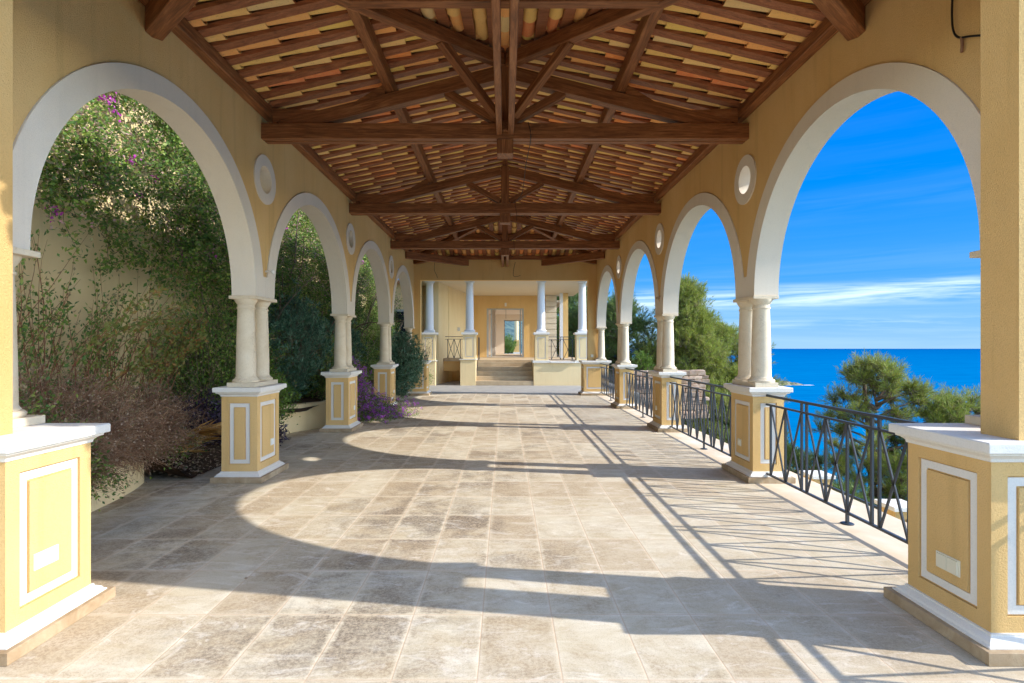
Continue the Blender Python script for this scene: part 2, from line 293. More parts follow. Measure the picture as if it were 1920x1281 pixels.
# ------------------------------------------------------------------ builders
ORG = {}
def org(p): return ORG.get(p.name, Vector((0, 0, 0))) if p else Vector((0, 0, 0))
def tag(o, label=None, cat=None, group=None, kind=None):
    if label: o['label'] = label
    if cat: o['category'] = cat
    if group: o['group'] = group
    if kind: o['kind'] = kind
    return o
def thing(name, loc, label, cat, group=None):
    o = bpy.data.objects.new(name, None); o.empty_display_size = .2; COL.objects.link(o); o.location = loc
    ORG[o.name] = Vector(loc); return tag(o, label, cat, group)
def place(o, world, parent):
    o.location = Vector(world) - org(parent)
    if parent: o.parent = parent
    ORG[o.name] = Vector(world)
def bev(o, wd=.005, seg=2):
    m = o.modifiers.new('edge', 'BEVEL'); m.width = wd; m.segments = seg; m.limit_method = 'ANGLE'; m.angle_limit = R(35); m.harden_normals = False
    return o
class MB:
    def __init__(s): s.v = []; s.f = []; s.m = []; s.sm = False
    def quadgrid(s, *a): pass
    def add(s, vs, fs, mi=0):
        b = len(s.v); s.v += [tuple(x) for x in vs]
        for f in fs: s.f.append([b + i for i in f]); s.m.append(mi)
    def box(s, x0, x1, y0, y1, z0, z1, mi=0):
        s.add([(x0,y0,z0),(x1,y0,z0),(x1,y1,z0),(x0,y1,z0),(x0,y0,z1),(x1,y0,z1),(x1,y1,z1),(x0,y1,z1)],
              [(0,3,2,1),(4,5,6,7),(0,1,5,4),(1,2,6,5),(2,3,7,6),(3,0,4,7)], mi)
    def bar(s, p0, p1, wd, ht, up=(0, 0, 1), mi=0):
        p0, p1 = Vector(p0), Vector(p1); d = (p1 - p0).normalized(); u = Vector(up); sd_ = d.cross(u)
        if sd_.length < 1e-4: sd_ = d.cross(Vector((1, 0, 0)))
        sd_.normalize(); u = sd_.cross(d)
        vs = [p + sd_ * a * wd / 2 + u * b_ * ht / 2 for p in (p0, p1) for a, b_ in ((-1,-1),(1,-1),(1,1),(-1,1))]
        s.add(vs, [(0,1,2,3),(7,6,5,4),(0,4,5,1),(1,5,6,2),(2,6,7,3),(3,7,4,0)], mi)
    def tube(s, pts, r, seg=6):
        pts = [Vector(p) for p in pts]; rs = r if isinstance(r, (list, tuple)) else [r]*len(pts); b = len(s.v)
        for i, p in enumerate(pts):
            d = (pts[min(i+1, len(pts)-1)] - pts[max(i-1, 0)]).normalized()
            a = d.orthogonal().normalized() if abs(d.z) > .9 else d.cross(Vector((0, 0, 1))).normalized(); c = d.cross(a)
            for k in range(seg):
                t_ = 2*math.pi*k/seg; s.v.append(tuple(p + (a*math.cos(t_) + c*math.sin(t_))*rs[i]))
        for i in range(len(pts)-1):
            for k in range(seg):
                s.f.append([b+i*seg+k, b+i*seg+(k+1)%seg, b+(i+1)*seg+(k+1)%seg, b+(i+1)*seg+k]); s.m.append(0)
        s.f.append([b+k for k in range(seg)][::-1]); s.m.append(0); s.f.append([b+(len(pts)-1)*seg+k for k in range(seg)]); s.m.append(0)
    def lathe(s, cx, cy, prof, seg=28):
        b = len(s.v); n = len(prof)
        for r, z in prof:
            for k in range(seg):
                t_ = 2*math.pi*k/seg; s.v.append((cx + r*math.cos(t_), cy + r*math.sin(t_), z))
        for i in range(n-1):
            for k in range(seg):
                s.f.append([b+i*seg+k, b+i*seg+(k+1)%seg, b+(i+1)*seg+(k+1)%seg, b+(i+1)*seg+k]); s.m.append(0)
        s.f.append([b+k for k in range(seg)][::-1]); s.m.append(0); s.f.append([b+(n-1)*seg+k for k in range(seg)]); s.m.append(0)
    def sweep(s, x0, x1, y0, y1, prof, mi=0):        # moulding profile (outset, z) carried round a rectangle, capped
        b = len(s.v); n = len(prof)
        for o, z in prof: s.v += [(x0-o,y0-o,z),(x1+o,y0-o,z),(x1+o,y1+o,z),(x0-o,y1+o,z)]
        for i in range(n-1):
            for k in range(4):
                s.f.append([b+i*4+k, b+i*4+(k+1)%4, b+(i+1)*4+(k+1)%4, b+(i+1)*4+k]); s.m.append(mi)
        s.f.append([b+3,b+2,b+1,b]); s.m.append(mi); q = b+(n-1)*4; s.f.append([q,q+1,q+2,q+3]); s.m.append(mi)
    def build(s, name, mats, parent=None, smooth=False, origin=None, bevel=None):
        me = bpy.data.meshes.new(name)
        o_ = Vector(origin) if origin is not None else org(parent)
        me.from_pydata([(x-o_.x, y-o_.y, z-o_.z) for x, y, z in s.v], [], s.f)
        mats = mats if isinstance(mats, (list, tuple)) else [mats]
        for m in mats: me.materials.append(m)
        if len(mats) > 1: me.polygons.foreach_set('material_index', s.m)
        if smooth: me.polygons.foreach_set('use_smooth', [True]*len(me.polygons))
        me.update(); o = bpy.data.objects.new(name, me); COL.objects.link(o); place(o, o_, parent)
        if smooth == 'auto':
            me.set_sharp_from_angle(angle=R(35))
        if bevel: bev(o, bevel)
        return o
def beam(name, p0, p1, wd, ht, parent, m=None, up=(0, 0, 1), bv=.006):
    """one squared timber from p0 to p1 (centre line), its grain along its own length"""
    p0, p1 = Vector(p0), Vector(p1); d = (p1-p0); ln = d.length; d.normalize(); u = Vector(up)
    sd_ = u.cross(d).normalized(); u = d.cross(sd_)
    b = MB(); n = max(1, int(ln / .5))
    xs = [ln*i/n for i in range(n+1)]
    for x in xs: b.v += [(x,-wd/2,-ht/2),(x,wd/2,-ht/2),(x,wd/2,ht/2),(x,-wd/2,ht/2)]
    for i in range(n):
        for k in range(4): b.f.append([i*4+k, i*4+(k+1)%4, (i+1)*4+(k+1)%4, (i+1)*4+k]); b.m.append(0)
    b.f.append([3,2,1,0]); b.m.append(0); q = n*4; b.f.append([q,q+1,q+2,q+3]); b.m.append(0)
    me = bpy.data.meshes.new(name); me.from_pydata(b.v, [], b.f); me.materials.append(m or WOOD)
    o = bpy.data.objects.new(name, me); COL.objects.link(o); place(o, p0, parent)
    o.rotation_euler = Matrix((d, sd_, u)).transposed().to_euler()
    if bv: bev(o, bv, 1)
    return o
def slab(name, outlines, t0, t1, axis, m, parent=None, bevel=None):
    """flat polygon with holes (u,v), given thickness along axis: 'x' -> (t,u,v), 'y' -> (u,t,v), 'z' -> (u,v,t)"""
    cu = bpy.data.curves.new(name, 'CURVE'); cu.dimensions = '2D'; cu.fill_mode = 'BOTH'; cu.extrude = abs(t1-t0)/2
    for ol in outlines:
        s = cu.splines.new('POLY'); s.points.add(len(ol)-1)
        for p, (a, b_) in zip(s.points, ol): p.co = (a, b_, 0, 1)
        s.use_cyclic_u = True
    to = bpy.data.objects.new('tmp', cu); COL.objects.link(to)
    dg = bpy.context.evaluated_depsgraph_get(); me = bpy.data.meshes.new_from_object(to.evaluated_get(dg))
    bpy.data.objects.remove(to); bpy.data.curves.remove(cu)
    n = len(me.vertices); co = np.empty(n*3); me.vertices.foreach_get('co', co); co = co.reshape(n, 3); mid = (t0+t1)/2; o_ = org(parent)
    u, v, t_ = co[:, 0], co[:, 1], co[:, 2] + mid
    out = {'x': np.stack([t_, u, v], 1), 'y': np.stack([u, t_, v], 1), 'z': np.stack([u, v, t_], 1)}[axis] - np.array(o_)
    me.vertices.foreach_set('co', out.ravel()); me.name = name; me.materials.clear(); me.materials.append(m)
    if axis == 'y': me.flip_normals()
    me.update(); o = bpy.data.objects.new(name, me); COL.objects.link(o); place(o, o_, parent)
    if bevel: bev(o, bevel, 1)
    return o

# ------------------------------------------------------------------ plan dimensions
XW0, XW1 = 2.96, 3.22            # faces of the two arcade walls
PY = [6.783, 10.55, 14.317]      # centres of the paired-column piers
YN0, YN1, YF0, YF1 = 2.84, 3.07, 17.9, 18.15   # near and far portal walls
ZAB, ZTOP, ZCAP = 2.19, 4.43, 1.11
ZR = 5.21; SS, SH = .245, .2024; YA, YC = PY[0], PY[2]
def zroof(x, y):
    z = ZR - SS*abs(x)
    if y < YA: z = min(z, ZR - SH*(YA-y))
    if y > YC: z = min(z, ZR - SH*(y-YC))
    return z
arches = [(4.97, 1.55, 1.77), (8.667, 1.62, 1.852), (12.433, 1.62, 1.852), (16.13, 1.55, 1.77)]
RI, RO, ZS = 1.555, 1.73, 2.20

# ------------------------------------------------------------------ ground, floor, sea
b = MB(); b.box(-5.4, 2.87, -6, 18.45, -.35, 0); fl = b.build('floor', FLOOR); tag(fl, kind='structure')
b = MB(); b.box(2.87, 3.63, -6, 18.45, -.35, .0); b.build('paving', EDGE); tag(bpy.data.objects['paving'], kind='structure')
b = MB(); b.box(-5.2, 4.5, 18.45, 30, -.35, .004); o = b.build('landing', PALEST); tag(o, kind='structure')
b = MB(); X = 24000; b.add([(-X,-3000,-45),(X,-3000,-45),(X,8030,-45),(-X,8030,-45)], [(0,1,2,3)]); o = b.build('sea', SEA); tag(o, kind='structure')
# hillside: one sheet falling from the terraces to the water
b = MB(); nx, ny = 90, 110; gx = np.concatenate([np.linspace(-60, 3.55, 20), np.linspace(4.2, 75, nx-20)]); gy = np.linspace(-40, 240, ny)
def hill_z(x, y):
    if x < 3.6: return -.36 - (0 if y < 60 else 0)
    d_ = x - 3.6
    z = -1.9 - .62*d_ - 1.3*math.sin(x*.23+y*.11) - .7*math.sin(x*.6-y*.37) + .02*max(0, y-20)*math.exp(-d_/12)
    return max(z, -49) if d_ > 1.6 else -1.9 - .4*d_
for y in gy:
    for x in gx: b.v.append((x, y, hill_z(x, y)))
for j in range(ny-1):
    for i in range(nx-1): k = j*nx+i; b.f.append([k, k+1, k+nx+1, k+nx]); b.m.append(0)
o = b.build('hillside', HILL, smooth=True); tag(o, kind='structure')

# ------------------------------------------------------------------ arcade walls
def ell(yc, a, b_, z0, n=56):
    """points of the upper part of an ellipse from its left foot at height z0 to its right foot"""
    th0 = math.asin((z0-ZS)/b_) if z0 > ZS else 0
    return [(yc + a*math.cos(t_), ZS + b_*math.sin(t_)) for t_ in np.linspace(math.pi-th0, th0, n)]
def circ(yc, zc, r, n=40): return [(yc + r*math.cos(2*math.pi*k/n), zc + r*math.sin(2*math.pi*k/n)) for k in range(n)]
ZV = 2.44
mids = [3.07, PY[0], PY[1], PY[2], 17.9]
def arcade(s, label):
    t0, t1 = (s*XW0, s*XW1)
    W = thing('arcade_wall', (s*3.09, 10.55, 2.2), label, 'wall')
    ol = [(3.07, ZTOP)]
    ol.append((3.07, ZV))
    for yc, a, ao in arches: ol += ell(yc, ao, RO, ZV)
    ol.append((17.9, ZV)); ol.append((17.9, ZTOP))
    slab('wall_face', [ol] + [circ(y, 3.637, .288) for y in PY], t0, t1, 'x', YEL, W)
    for i, (yc, a, ao) in enumerate(arches):
        m0, m1 = mids[i], mids[i+1]
        e_ = .004
        o_ = ell(yc, ao-.002, RO-.002, ZV); i_ = ell(yc, a, RI, ZS)
        poly = [(m0+e_*.2, ZAB), (m0+e_*.2, ZV)] + o_ + [(m1-e_*.2, ZV), (m1-e_*.2, ZAB), (yc+a, ZAB)] + i_[::-1] + [(yc-a, ZAB)]
        slab('arch_surround', [poly], s*(XW0-.014), s*(XW1+.014), 'x', TRIM, W, .004)
    for y in PY:
        slab('porthole_surround', [circ(y, 3.637, .297), circ(y, 3.637, .166)], s*(XW0-.016), s*(XW1+.016), 'x', TRIM, W, .004)
    return W
WL = arcade(-1, 'long ochre arcade wall with four arches in front of the overgrown garden')
WR = arcade(1, 'long ochre arcade wall with four arches open to the sea')
def portal(y0, y1, label, xl=2.75, xr=2.70):
    W = thing('portal_wall', (0, (y0+y1)/2, 1.11), label, 'wall')
    ol = [(-XW1, ZCAP), (-XW1, ZTOP-.02), (XW1, ZTOP-.02), (XW1, ZCAP), (xr, ZCAP), (xr, 3.725), (-xl, 3.725), (-xl, ZCAP)]
    slab('wall_face', [ol], y0, y1, 'y', YEL, W, .004); return W
portal(YN0, YN1, 'ochre end wall framing the view, its two legs at the picture edges', 2.742, 2.648)
portal(YF0, YF1, 'ochre end wall with a wide square opening before the stone steps')

# ------------------------------------------------------------------ pedestals, columns, piers
def face(bd, fr, O, U, V, N, Wd, H, rect, cw=.045, d=.018):
    O, U, V, N = Vector(O), Vector(U), Vector(V), Vector(N)
    def P(u, v, dd=0): return O + U*u + V*v - N*dd
    if rect is None:
        bd.add([P(0,0),P(Wd,0),P(Wd,H),P(0,H)], [(0,1,2,3)]); return
    u0, u1, v0, v1 = rect
    def ring(mb, a, b_, da, db):
        (p0, p1, q0, q1), (r0, r1, s0, s1) = a, b_
        A = [P(p0,q0,da),P(p1,q0,da),P(p1,q1,da),P(p0,q1,da)]; B = [P(r0,s0,db),P(r1,s0,db),P(r1,s1,db),P(r0,s1,db)]
        mb.add(A+B, [(k,(k+1)%4,4+(k+1)%4,4+k) for k in range(4)])
    r_out = (u0,u1,v0,v1); g = .009; r1 = (u0+g,u1-g,v0+g,v1-g); r2 = (u0+g+cw,u1-g-cw,v0+g+cw,v1-g-cw); r3 = (u0+2*g+cw,u1-2*g-cw,v0+2*g+cw,v1-2*g-cw)
    ring(bd, (0,Wd,0,H), r_out, 0, 0); ring(bd, r_out, r_out, 0, d); ring(bd, r_out, r1, d, d)
    ring(fr, r1, r1, d+.001, d-.007); ring(fr, r1, r2, d-.007, d-.007); ring(fr, r2, r2, d-.007, d+.001)
    ring(bd, r2, r3, d, d); ring(bd, r3, r3, d, .002)
    bd.add([P(r3[0],r3[2],.002),P(r3[1],r3[2],.002),P(r3[1],r3[3],.002),P(r3[0],r3[3],.002)], [(0,1,2,3)])
def shaft(mb, cx, cy, z0, z1, r, rt):
    H = z1-z0; pr = [(r*1.30, z0), (r*1.36, z0+.012), (r*1.36, z0+.022), (r*1.26, z0+.036), (r*1.13, z0+.040), (r*1.13, z0+.048), (r*1.03, z0+.062)]
    for k in range(9):
        u = k/8; pr.append((r + (rt-r)*u**1.6, z0+.07 + (H-.07-.125)*u))
    pr += [(rt*1.02, z1-.118), (rt*1.10, z1-.112), (rt*1.10, z1-.098), (rt*1.0, z1-.092), (rt*1.0, z1-.066), (rt*1.08, z1-.058), (rt*1.22, z1-.036), (rt*1.36, z1-.012), (rt*1.38, z1)]
    mb.lathe(cx, cy, pr)
CAPP = [(0, 1.000), (.008, 1.000), (.012, 1.018), (.030, 1.034), (.048, 1.040), (.048, 1.052), (.072, 1.056), (.072, 1.104), (.066, 1.110)]
SKP = [(.058, .066), (.058, .074), (.046, .080), (.040, .092), (.022, .104), (.012, .110), (.012, .120), (0, .122)]
def socket(parent, s, x, y, z, wd=.15, ht=.075, n=2, m=None):
    mb = MB(); mb.box(x-.004, x+.004, y-wd/2-.008, y+wd/2+.008, z-ht/2-.008, z+ht/2+.008)
    o = mb.build('socket_plate', PLAST, parent, bevel=.002)
    for k in range(n):
        q = MB(); ya = y - wd/2 + wd*k/n + .002; yb = y - wd/2 + wd*(k+1)/n - .002
        q.box(min(x, x-s*.011), max(x, x-s*.011), ya, yb, z-ht/2, z+ht/2)
        q.build('socket_cover', m or PLASTW, o, bevel=.002)
    return o
def pedestal(T, s, x0, x1, y0, y1, skew=0):
    """x0 = face towards the hall (absolute), x1 = outer face"""
    xa, xb = sorted((s*x0, s*x1)); bd, fr = MB(), MB(); z0, z1 = .118, 1.003; H = z1-z0; dx, dy = xb-xa, y1-y0
    mh = .085
    face(bd, fr, (xa,y0,z0), (1,0,0), (0,0,1), (0,-1,0), dx, H, (mh, dx-mh, .085, H-.075))
    face(bd, fr, (xb,y0,z0), (0,1,0), (0,0,1), (1,0,0), dy, H, (mh, dy-mh, .085, H-.075))
    face(bd, fr, (xb,y1,z0), (-1,0,0), (0,0,1), (0,1,0), dx, H, (mh, dx-mh, .085, H-.075))
    face(bd, fr, (xa,y1,z0), (0,-1,0), (0,0,1), (-1,0,0), dy, H, (mh, dy-mh, .085, H-.075))
    bd.build('pedestal', YEL, T); fr.build('panel_frame', CAPM, T)
    c = MB(); c.sweep(xa, xb, y0, y1, CAPP); c.build('cap', CAPM, T, bevel=.003)
    c = MB(); c.sweep(xa, xb, y0, y1, SKP); c.build('skirting', CAPM, T)
    c = MB(); c.sweep(xa, xb, y0, y1, [(.088, .001), (.09, .004), (.09, .064), (.086, .067)]); c.build('base_stone', BASEM, T)
def pier(s, y, label, group):
    T = thing('arcade_pier', (s*3.12, y, 0), label, 'pier', group)
    pedestal(T, s, 2.91, 3.33 if s < 0 else 3.275, y-.31, y+.31); xc, xp, xq = (3.10, 3.26, 3.255) if s < 0 else (3.065, 3.20, 3.225)
    c = MB(); c.box(*sorted((s*2.93, s*xp)), y-.33, y+.33, 1.111, 1.163); c.build('plinth', COLM, T, bevel=.004)
    for k in (-1, 1):
        c = MB(); shaft(c, s*xc, y+k*.185, 1.163, 2.150, .112, .094); c.build('column', COLM, T, smooth='auto')
    c = MB(); c.box(*sorted((s*2.925, s*xq)), y-.295, y+.295, 2.150, 2.1885); c.build('abacus', COLM, T, bevel=.004)
    return T
names = {(-1,0): 'nearest paired-column pier on the garden side, beside the dead palm frond', (-1,1): 'middle paired-column pier on the garden side with violet flowers behind it',
         (-1,2): 'farthest paired-column pier on the garden side, half covered by flowers and oleander', (1,0): 'nearest paired-column pier on the sea side, between two iron railings',
         (1,1): 'middle paired-column pier on the sea side in front of the tall pines', (1,2): 'farthest paired-column pier on the sea side, before the corner pier'}
for s in (-1, 1):
    for i, y in enumerate(PY):
        T = pier(s, y, names[(s, i)], 'paired-column piers carrying the arches')
        socket(T, s, s*2.912, y + (.06 if s > 0 else .1), .40, .075 if s < 0 else .085, .07, 1 if s < 0 else 2, PLASTW if s < 0 else PLAST)
def cpier(s, near, label):
    y0, y1 = (2.835, 3.42) if near else (17.68, 18.265)
    x0 = 2.52 if not near else (2.50 if s > 0 else 2.57)
    T = thing('corner_pier', (s*2.9, (y0+y1)/2, 0), label, 'pier', 'corner piers under the end walls')
    pedestal(T, s, x0, 3.33, y0, y1)
    yc = 3.345 if near else 17.765
    c = MB(); c.box(*sorted((s*2.90, s*3.26)), yc-.135, yc+.135, 1.111, 1.163); c.build('plinth', COLM, T, bevel=.004)
    c = MB(); shaft(c, s*3.10, yc, 1.163, 2.150, .112, .094); c.build('column', COLM, T, smooth='auto')
    c = MB(); c.box(*sorted((s*2.925, s*3.255)), min(yc-.13, yc+.13), max(yc-.13, yc+.13)+ (.0), 2.150, 2.1885); c.build('abacus', COLM, T, bevel=.004)
    return T, x0
T, x0 = cpier(-1, True, 'large sunlit corner pier at the near end with a white double socket'); socket(T, -1, -x0-.001+.003, 3.085, .415, .15, .075, 2, PLASTW)
T, x0 = cpier(1, True, 'large shaded corner pier at the near end with a cream double socket'); socket(T, 1, x0-.002, 3.11, .37, .15, .075, 2, PLAST)
cpier(-1, False, 'corner pier at the far end beside the hanging oleander')
cpier(1, False, 'corner pier at the far end where the sea railing stops')

# ------------------------------------------------------------------ roof timbers
def truss(y, label):
    T = thing('roof_truss', (0, y, 4.1), label, 'roof truss', 'timber trusses across the pavilion')
    for k in (-1, 1): beam('tie_beam', (-2.965, y+k*.054, 4.205), (2.965, y+k*.054, 4.205), .088, .19, T)
    beam('king_post', (0, y, 4.302), (0, y, 5.02), .15, .15, T, up=(0, 1, 0))
    c = beam('pendant_block', (0, y, 3.93), (0, y, 4.108), .20, .20, T, up=(0, 1, 0))
    beam('pendant_core', (0, y, 4.110), (0, y, 4.300), .014, .14, T, up=(0, 1, 0), bv=0)
    for s in (-1, 1):
        beam('rafter', (s*.078, y, 4.93), (s*2.75, y, 4.265), .13, .165, T)
        beam('strut', (s*.09, y, 4.35), (s*.72, y, 4.70), .10, .10, T)
        for xc, nm in ((1.47, 'purlin_cleat'), (2.60, 'end_cleat')):
            zc_ = 5.035-.25*xc; c = MB(); h_ = .15 if nm == 'purlin_cleat' else .16
            pts = [(xc, zc_-.01), (xc, zc_+h_-.02), (xc+.36, zc_-.25*.36)]
            if nm == 'end_cleat': pts = [(2.25, 4.47), (2.84, 4.50), (2.84, 4.31), (2.5, 4.40)]
            n = len(pts); vs = [(s*a, y-.055, z) for a, z in pts] + [(s*a, y+.055, z) for a, z in pts]
            fs = [tuple(range(n)), tuple(range(2*n-1, n-1, -1))] + [(k, (k+1) % n, n+(k+1) % n, n+k) for k in range(n)]
            c.add(vs, fs); c.build(nm, WOOD, T)
    return T
truss(PY[0], 'nearest and largest timber truss crossing above the first paired columns')
truss(PY[1], 'middle timber truss, second tie beam from the camera')
truss(PY[2], 'farthest timber truss, third tie beam from the camera')
RF = thing('tiled_roof', (0, 10.55, 4.4), 'low pitched hipped roof of canal tiles laid on brown boards, seen from below', 'roof')
def hipend(sgn, y0, ywall, label):
    """sgn = direction from the last truss to the end wall"""
    T = thing('hip_frame', (0, (y0+ywall)/2, 4.1), label, 'roof frame', 'hip end timber frames')
    for k in (-1, 1): beam('long_tie', (k*.071, y0+sgn*.10, 4.25), (k*.071, ywall-sgn*.002, 4.25), .07, .20, T)
    beam('tie_spacer', (0, y0+sgn*.11, 4.24), (0, y0+sgn*.17, 4.24), .065, .12, T)
    for s in (-1, 1):
        ye = ywall + sgn*.05
        beam('hip_rafter', (s*.05, y0+sgn*.06, zroof(.05, 10)-.125), (s*2.90, ywall-sgn*.06, zroof(2.9, 10)-.085), .12, .15, T)
        beam('hip_strut', (s*.11, y0+sgn*.13, 4.38), (s*.70, y0+sgn*.86, 4.88), .09, .10, T)
        beam('corner_tie', (s*2.96, ywall-sgn*1.56, 4.29), (s*1.22, ywall+sgn*.002, 4.29), .15, .215, T)
        beam('dragon_beam', (s*2.92, ywall-sgn*.04, 4.30), (s*2.14, ywall-sgn*.78, 4.33), .13, .14, T)
    yp = y0 + sgn*1.79; zz = ZR-SH*1.79
    beam('hip_purlin', (-1.44, yp, zz-.083), (1.44, yp, zz-.083), .11, .165, T)
    return T
hipend(-1, YA, YN1, 'hip frame overhead at the near end with paired long ties')
hipend(1, YC, YF0, 'hip frame at the far end above the square opening')
for s in (-1, 1):
    beam('purlin', (s*1.41, YA-1.79, zroof(1.41, 10)-.083), (s*1.41, YC+1.79, zroof(1.41, 10)-.083), .11, .163, RF)
    beam('wall_plate', (s*2.90, YN1, 4.443), (s*2.90, YF0, 4.443), .118, .126, RF)
beam('ridge_beam', (0, YA, 5.125), (0, YC, 5.125), .10, .16, RF)
for y, k in ((YN1, 1), (YF0, -1)): beam('wall_plate', (-2.82, y+k*.058, 4.441), (2.82, y+k*.058, 4.441), .112, .122, RF)
# boards and tiles
XE = 3.56; PITCH = .262
def tilerun(mt, a, d, perp, nrm, ln):
    """canal tiles (hollow side up) from eave point a along d for length ln"""
    st = .42; n = int(ln/st)+1; seg = 8
    jit = random.uniform(0, .2)
    for i in range(n):
        s0 = i*st - jit; s1 = s0 + .49
        if s0 < -.05: s0 = -.05
        s1 = min(s1, ln+.05)
        if s1-s0 < .06: continue
        ra, rb = .062, .088; ba, bb = .030+random.uniform(-.004, .008), random.uniform(-.008, .002); off = random.uniform(-.006, .006)
        b0 = len(mt.v)
        for S, r, bt in ((s0, ra, ba), (s1, rb, bb)):
            for t_ in range(seg+1):
                an = math.pi*t_/seg
                q = a + d*S + perp*(off + r*math.cos(an)) + nrm*(bt + r - r*math.sin(an)); mt.v.append(tuple(q))
        for S, r, bt in ((s0, ra-.010, ba+.010), (s1, rb-.010, bb+.010)):
            for t_ in range(seg+1):
                an = math.pi*t_/seg
                q = a + d*S + perp*(off + r*math.cos(an)) + nrm*(bt + r - r*math.sin(an)); mt.v.append(tuple(q))
        m_ = seg+1
        for t_ in range(seg):
            mt.f.append([b0+t_, b0+t_+1, b0+m_+t_+1, b0+m_+t_]); mt.m.append(0)
            mt.f.append([b0+t_, b0+2*m_+t_, b0+2*m_+t_+1, b0+t_+1]); mt.m.append(0)
            mt.f.append([b0+m_+t_, b0+m_+t_+1, b0+3*m_+t_+1, b0+3*m_+t_]); mt.m.append(0)
def boardrun(name, mb, a, d, perp, nrm, ln, wd=.122, th=.038):
    vs = [a + d*S + perp*x + nrm*z for S in (-.03, ln+.03) for x, z in ((-wd/2, th), (-wd/2+.006, 0), (wd/2-.006, 0), (wd/2, th))]
    mb.add(vs, [(0,1,2,3),(7,6,5,4),(0,4,5,1),(1,5,6,2),(2,6,7,3),(3,7,4,0)])
for s in (-1, 1):
    mt, mb = MB(), MB(); y = YN0-.30; k = 0
    d = Vector((-s, 0, SS)).normalized(); perp = Vector((0, 1, 0)); nrm = Vector((s*SS, 0, 1)).normalized()
    while y < YF1+.3:
        for j, yy in enumerate((y, y+PITCH/2)):
            xi = 0.0
            if yy < YA: xi = (YA-yy)*SH/SS
            if yy > YC: xi = (yy-YC)*SH/SS
            xi = max(0, xi-.10)
            if xi > XE-.1: continue
            ln = (XE-xi)*math.sqrt(1+SS*SS); a = Vector((s*XE, yy, ZR-SS*XE))
            (boardrun('b', mb, a, d, perp, nrm, ln) if j == 0 else tilerun(mt, a, d, perp, nrm, ln))
        y += PITCH
    o = mb.build('board_layer', SLAT, RF); o['label'] = 'brown boards under the %s slope' % ('garden' if s < 0 else 'sea')
    mt.build('tile_layer', TILE, RF, smooth='auto')
for sg, yr, ye in ((-1, YA, YN0-.33), (1, YC, YF1+.33)):
    mt, mb = MB(), MB(); x = -XE
    d = Vector((0, -sg, SH)).normalized(); perp = Vector((1, 0, 0)); nrm = Vector((0, sg*SH, 1)).normalized(); LY = abs(yr-ye)
    n = int(2*XE/PITCH); x = -n*PITCH/2
    for i in range(n+1):
        for j, xx in enumerate((x+i*PITCH, x+(i+.5)*PITCH)):
            yi = max(0, abs(xx)*SS/SH-.10)
            if yi > LY-.1: continue
            ln = (LY-yi)*math.sqrt(1+SH*SH); a = Vector((xx, ye, ZR-SH*LY))
            (boardrun('b', mb, a, d, perp, nrm, ln) if j == 0 else tilerun(mt, a, d, perp, nrm, ln))
    mb.build('board_layer', SLAT, RF); mt.build('tile_layer', TILE, RF, smooth='auto')
# upper skin: unseen sheet added over the tiles so no light leaks in
b = MB(); h_ = .13; xe, ya, yb = XE+.02, YN0-.35, YF1+.35; ze = ZR-SS*xe+h_; zt = ZR+h_
P = [(-xe,ya,ze),(xe,ya,ze),(xe,yb,ze),(-xe,yb,ze),(0,YA,zt),(0,YC,zt)]
P2 = [(x, y, z+.06) for x, y, z in P]
b.add(P+P2, [(1,0,4),(2,1,4,5),(3,2,5),(0,3,5,4),(6,7,10),(7,8,11,10),(8,9,11),(9,6,10,11),(0,1,7,6),(1,2,8,7),(2,3,9,8),(3,0,6,9)])
b.build('upper_cover', ROOFTOP, RF)

# ------------------------------------------------------------------ railings
def railing(x, y0, y1, pat, label, foot, z=0, group='wrought iron railings on the sea side', along='y', zt=1.015, name='iron_railing', thick=.019, m=None):
    """pat = bays between double posts; posts run along y at x (or along x at y=x when along='x')"""
    def Q(a, zz): return (x, a, zz) if along == 'y' else (a, x, zz)
    T = thing(name, Q((y0+y1)/2, z), label, 'railing', group); m = m or IRON
    rails = ((z+zt, .028, 'handrail'), (z+zt-.105, .022, 'rail'), (z+.10, .022, 'rail'))
    for zz, h_, nm in rails:
        c = MB(); c.bar(Q(y0, zz), Q(y1, zz), .026, h_*.9); c.build(nm, m, T)
    nb = sum(pat); gap = .092; ln = abs(y1-y0) - .2 - gap*(len(pat)-1); bw = ln/nb; sgn = 1 if y1 > y0 else -1
    a = y0 + sgn*.10; posts = []; first = True
    zb, zm = z+.112, z+zt-.117
    for g_i, n in enumerate(pat):
        if g_i: a += sgn*gap
        for k in range(n+1):
            dbl = (k == 0 and g_i > 0) or (k == n and g_i < len(pat)-1)
            c = MB(); c.bar(Q(a, zb), Q(a, zm), thick, .024, up=(0, 1, 0) if along == 'y' else (1, 0, 0)); posts.append(a)
            if dbl: c.bar(Q(a, zm+.024), Q(a, z+zt-.015), thick, .03, up=(0, 1, 0) if along == 'y' else (1, 0, 0))
            c.build('post', m, T)
            if k < n:
                for u, v in ((a, a+sgn*bw), (a+sgn*bw, a)):
                    c = MB(); sh = (u-v); e = .012*(1 if v > u else -1)
                    c.bar(Q(u+e, zb), Q(v-e, zm), .012, .02); c.build('brace', m, T)
                a += sgn*bw
    if foot:
        c = MB(); f_ = min(posts, key=lambda q: abs(q-foot)); c.bar(Q(f_, z+.012), Q(f_, z+.088), .024, .024, up=(0, 1, 0)); o = c.build('foot', m, T)
        c = MB(); px, py, _ = Q(f_, 0); c.lathe(px, py, [(.055, z+.001), (.055, z+.006), (.045, z+.011), (.018, z+.013)], 20); c.build('foot_plate', m, o)
    return T
railing(3.07, 6.47, 3.42, [2, 3, 3], 'nearest iron railing with crossed bars, left of the big near pier', 5.0)
railing(3.07, 10.24, 7.09, [3, 3, 3], 'second iron railing with crossed bars along the sea side', 8.6)
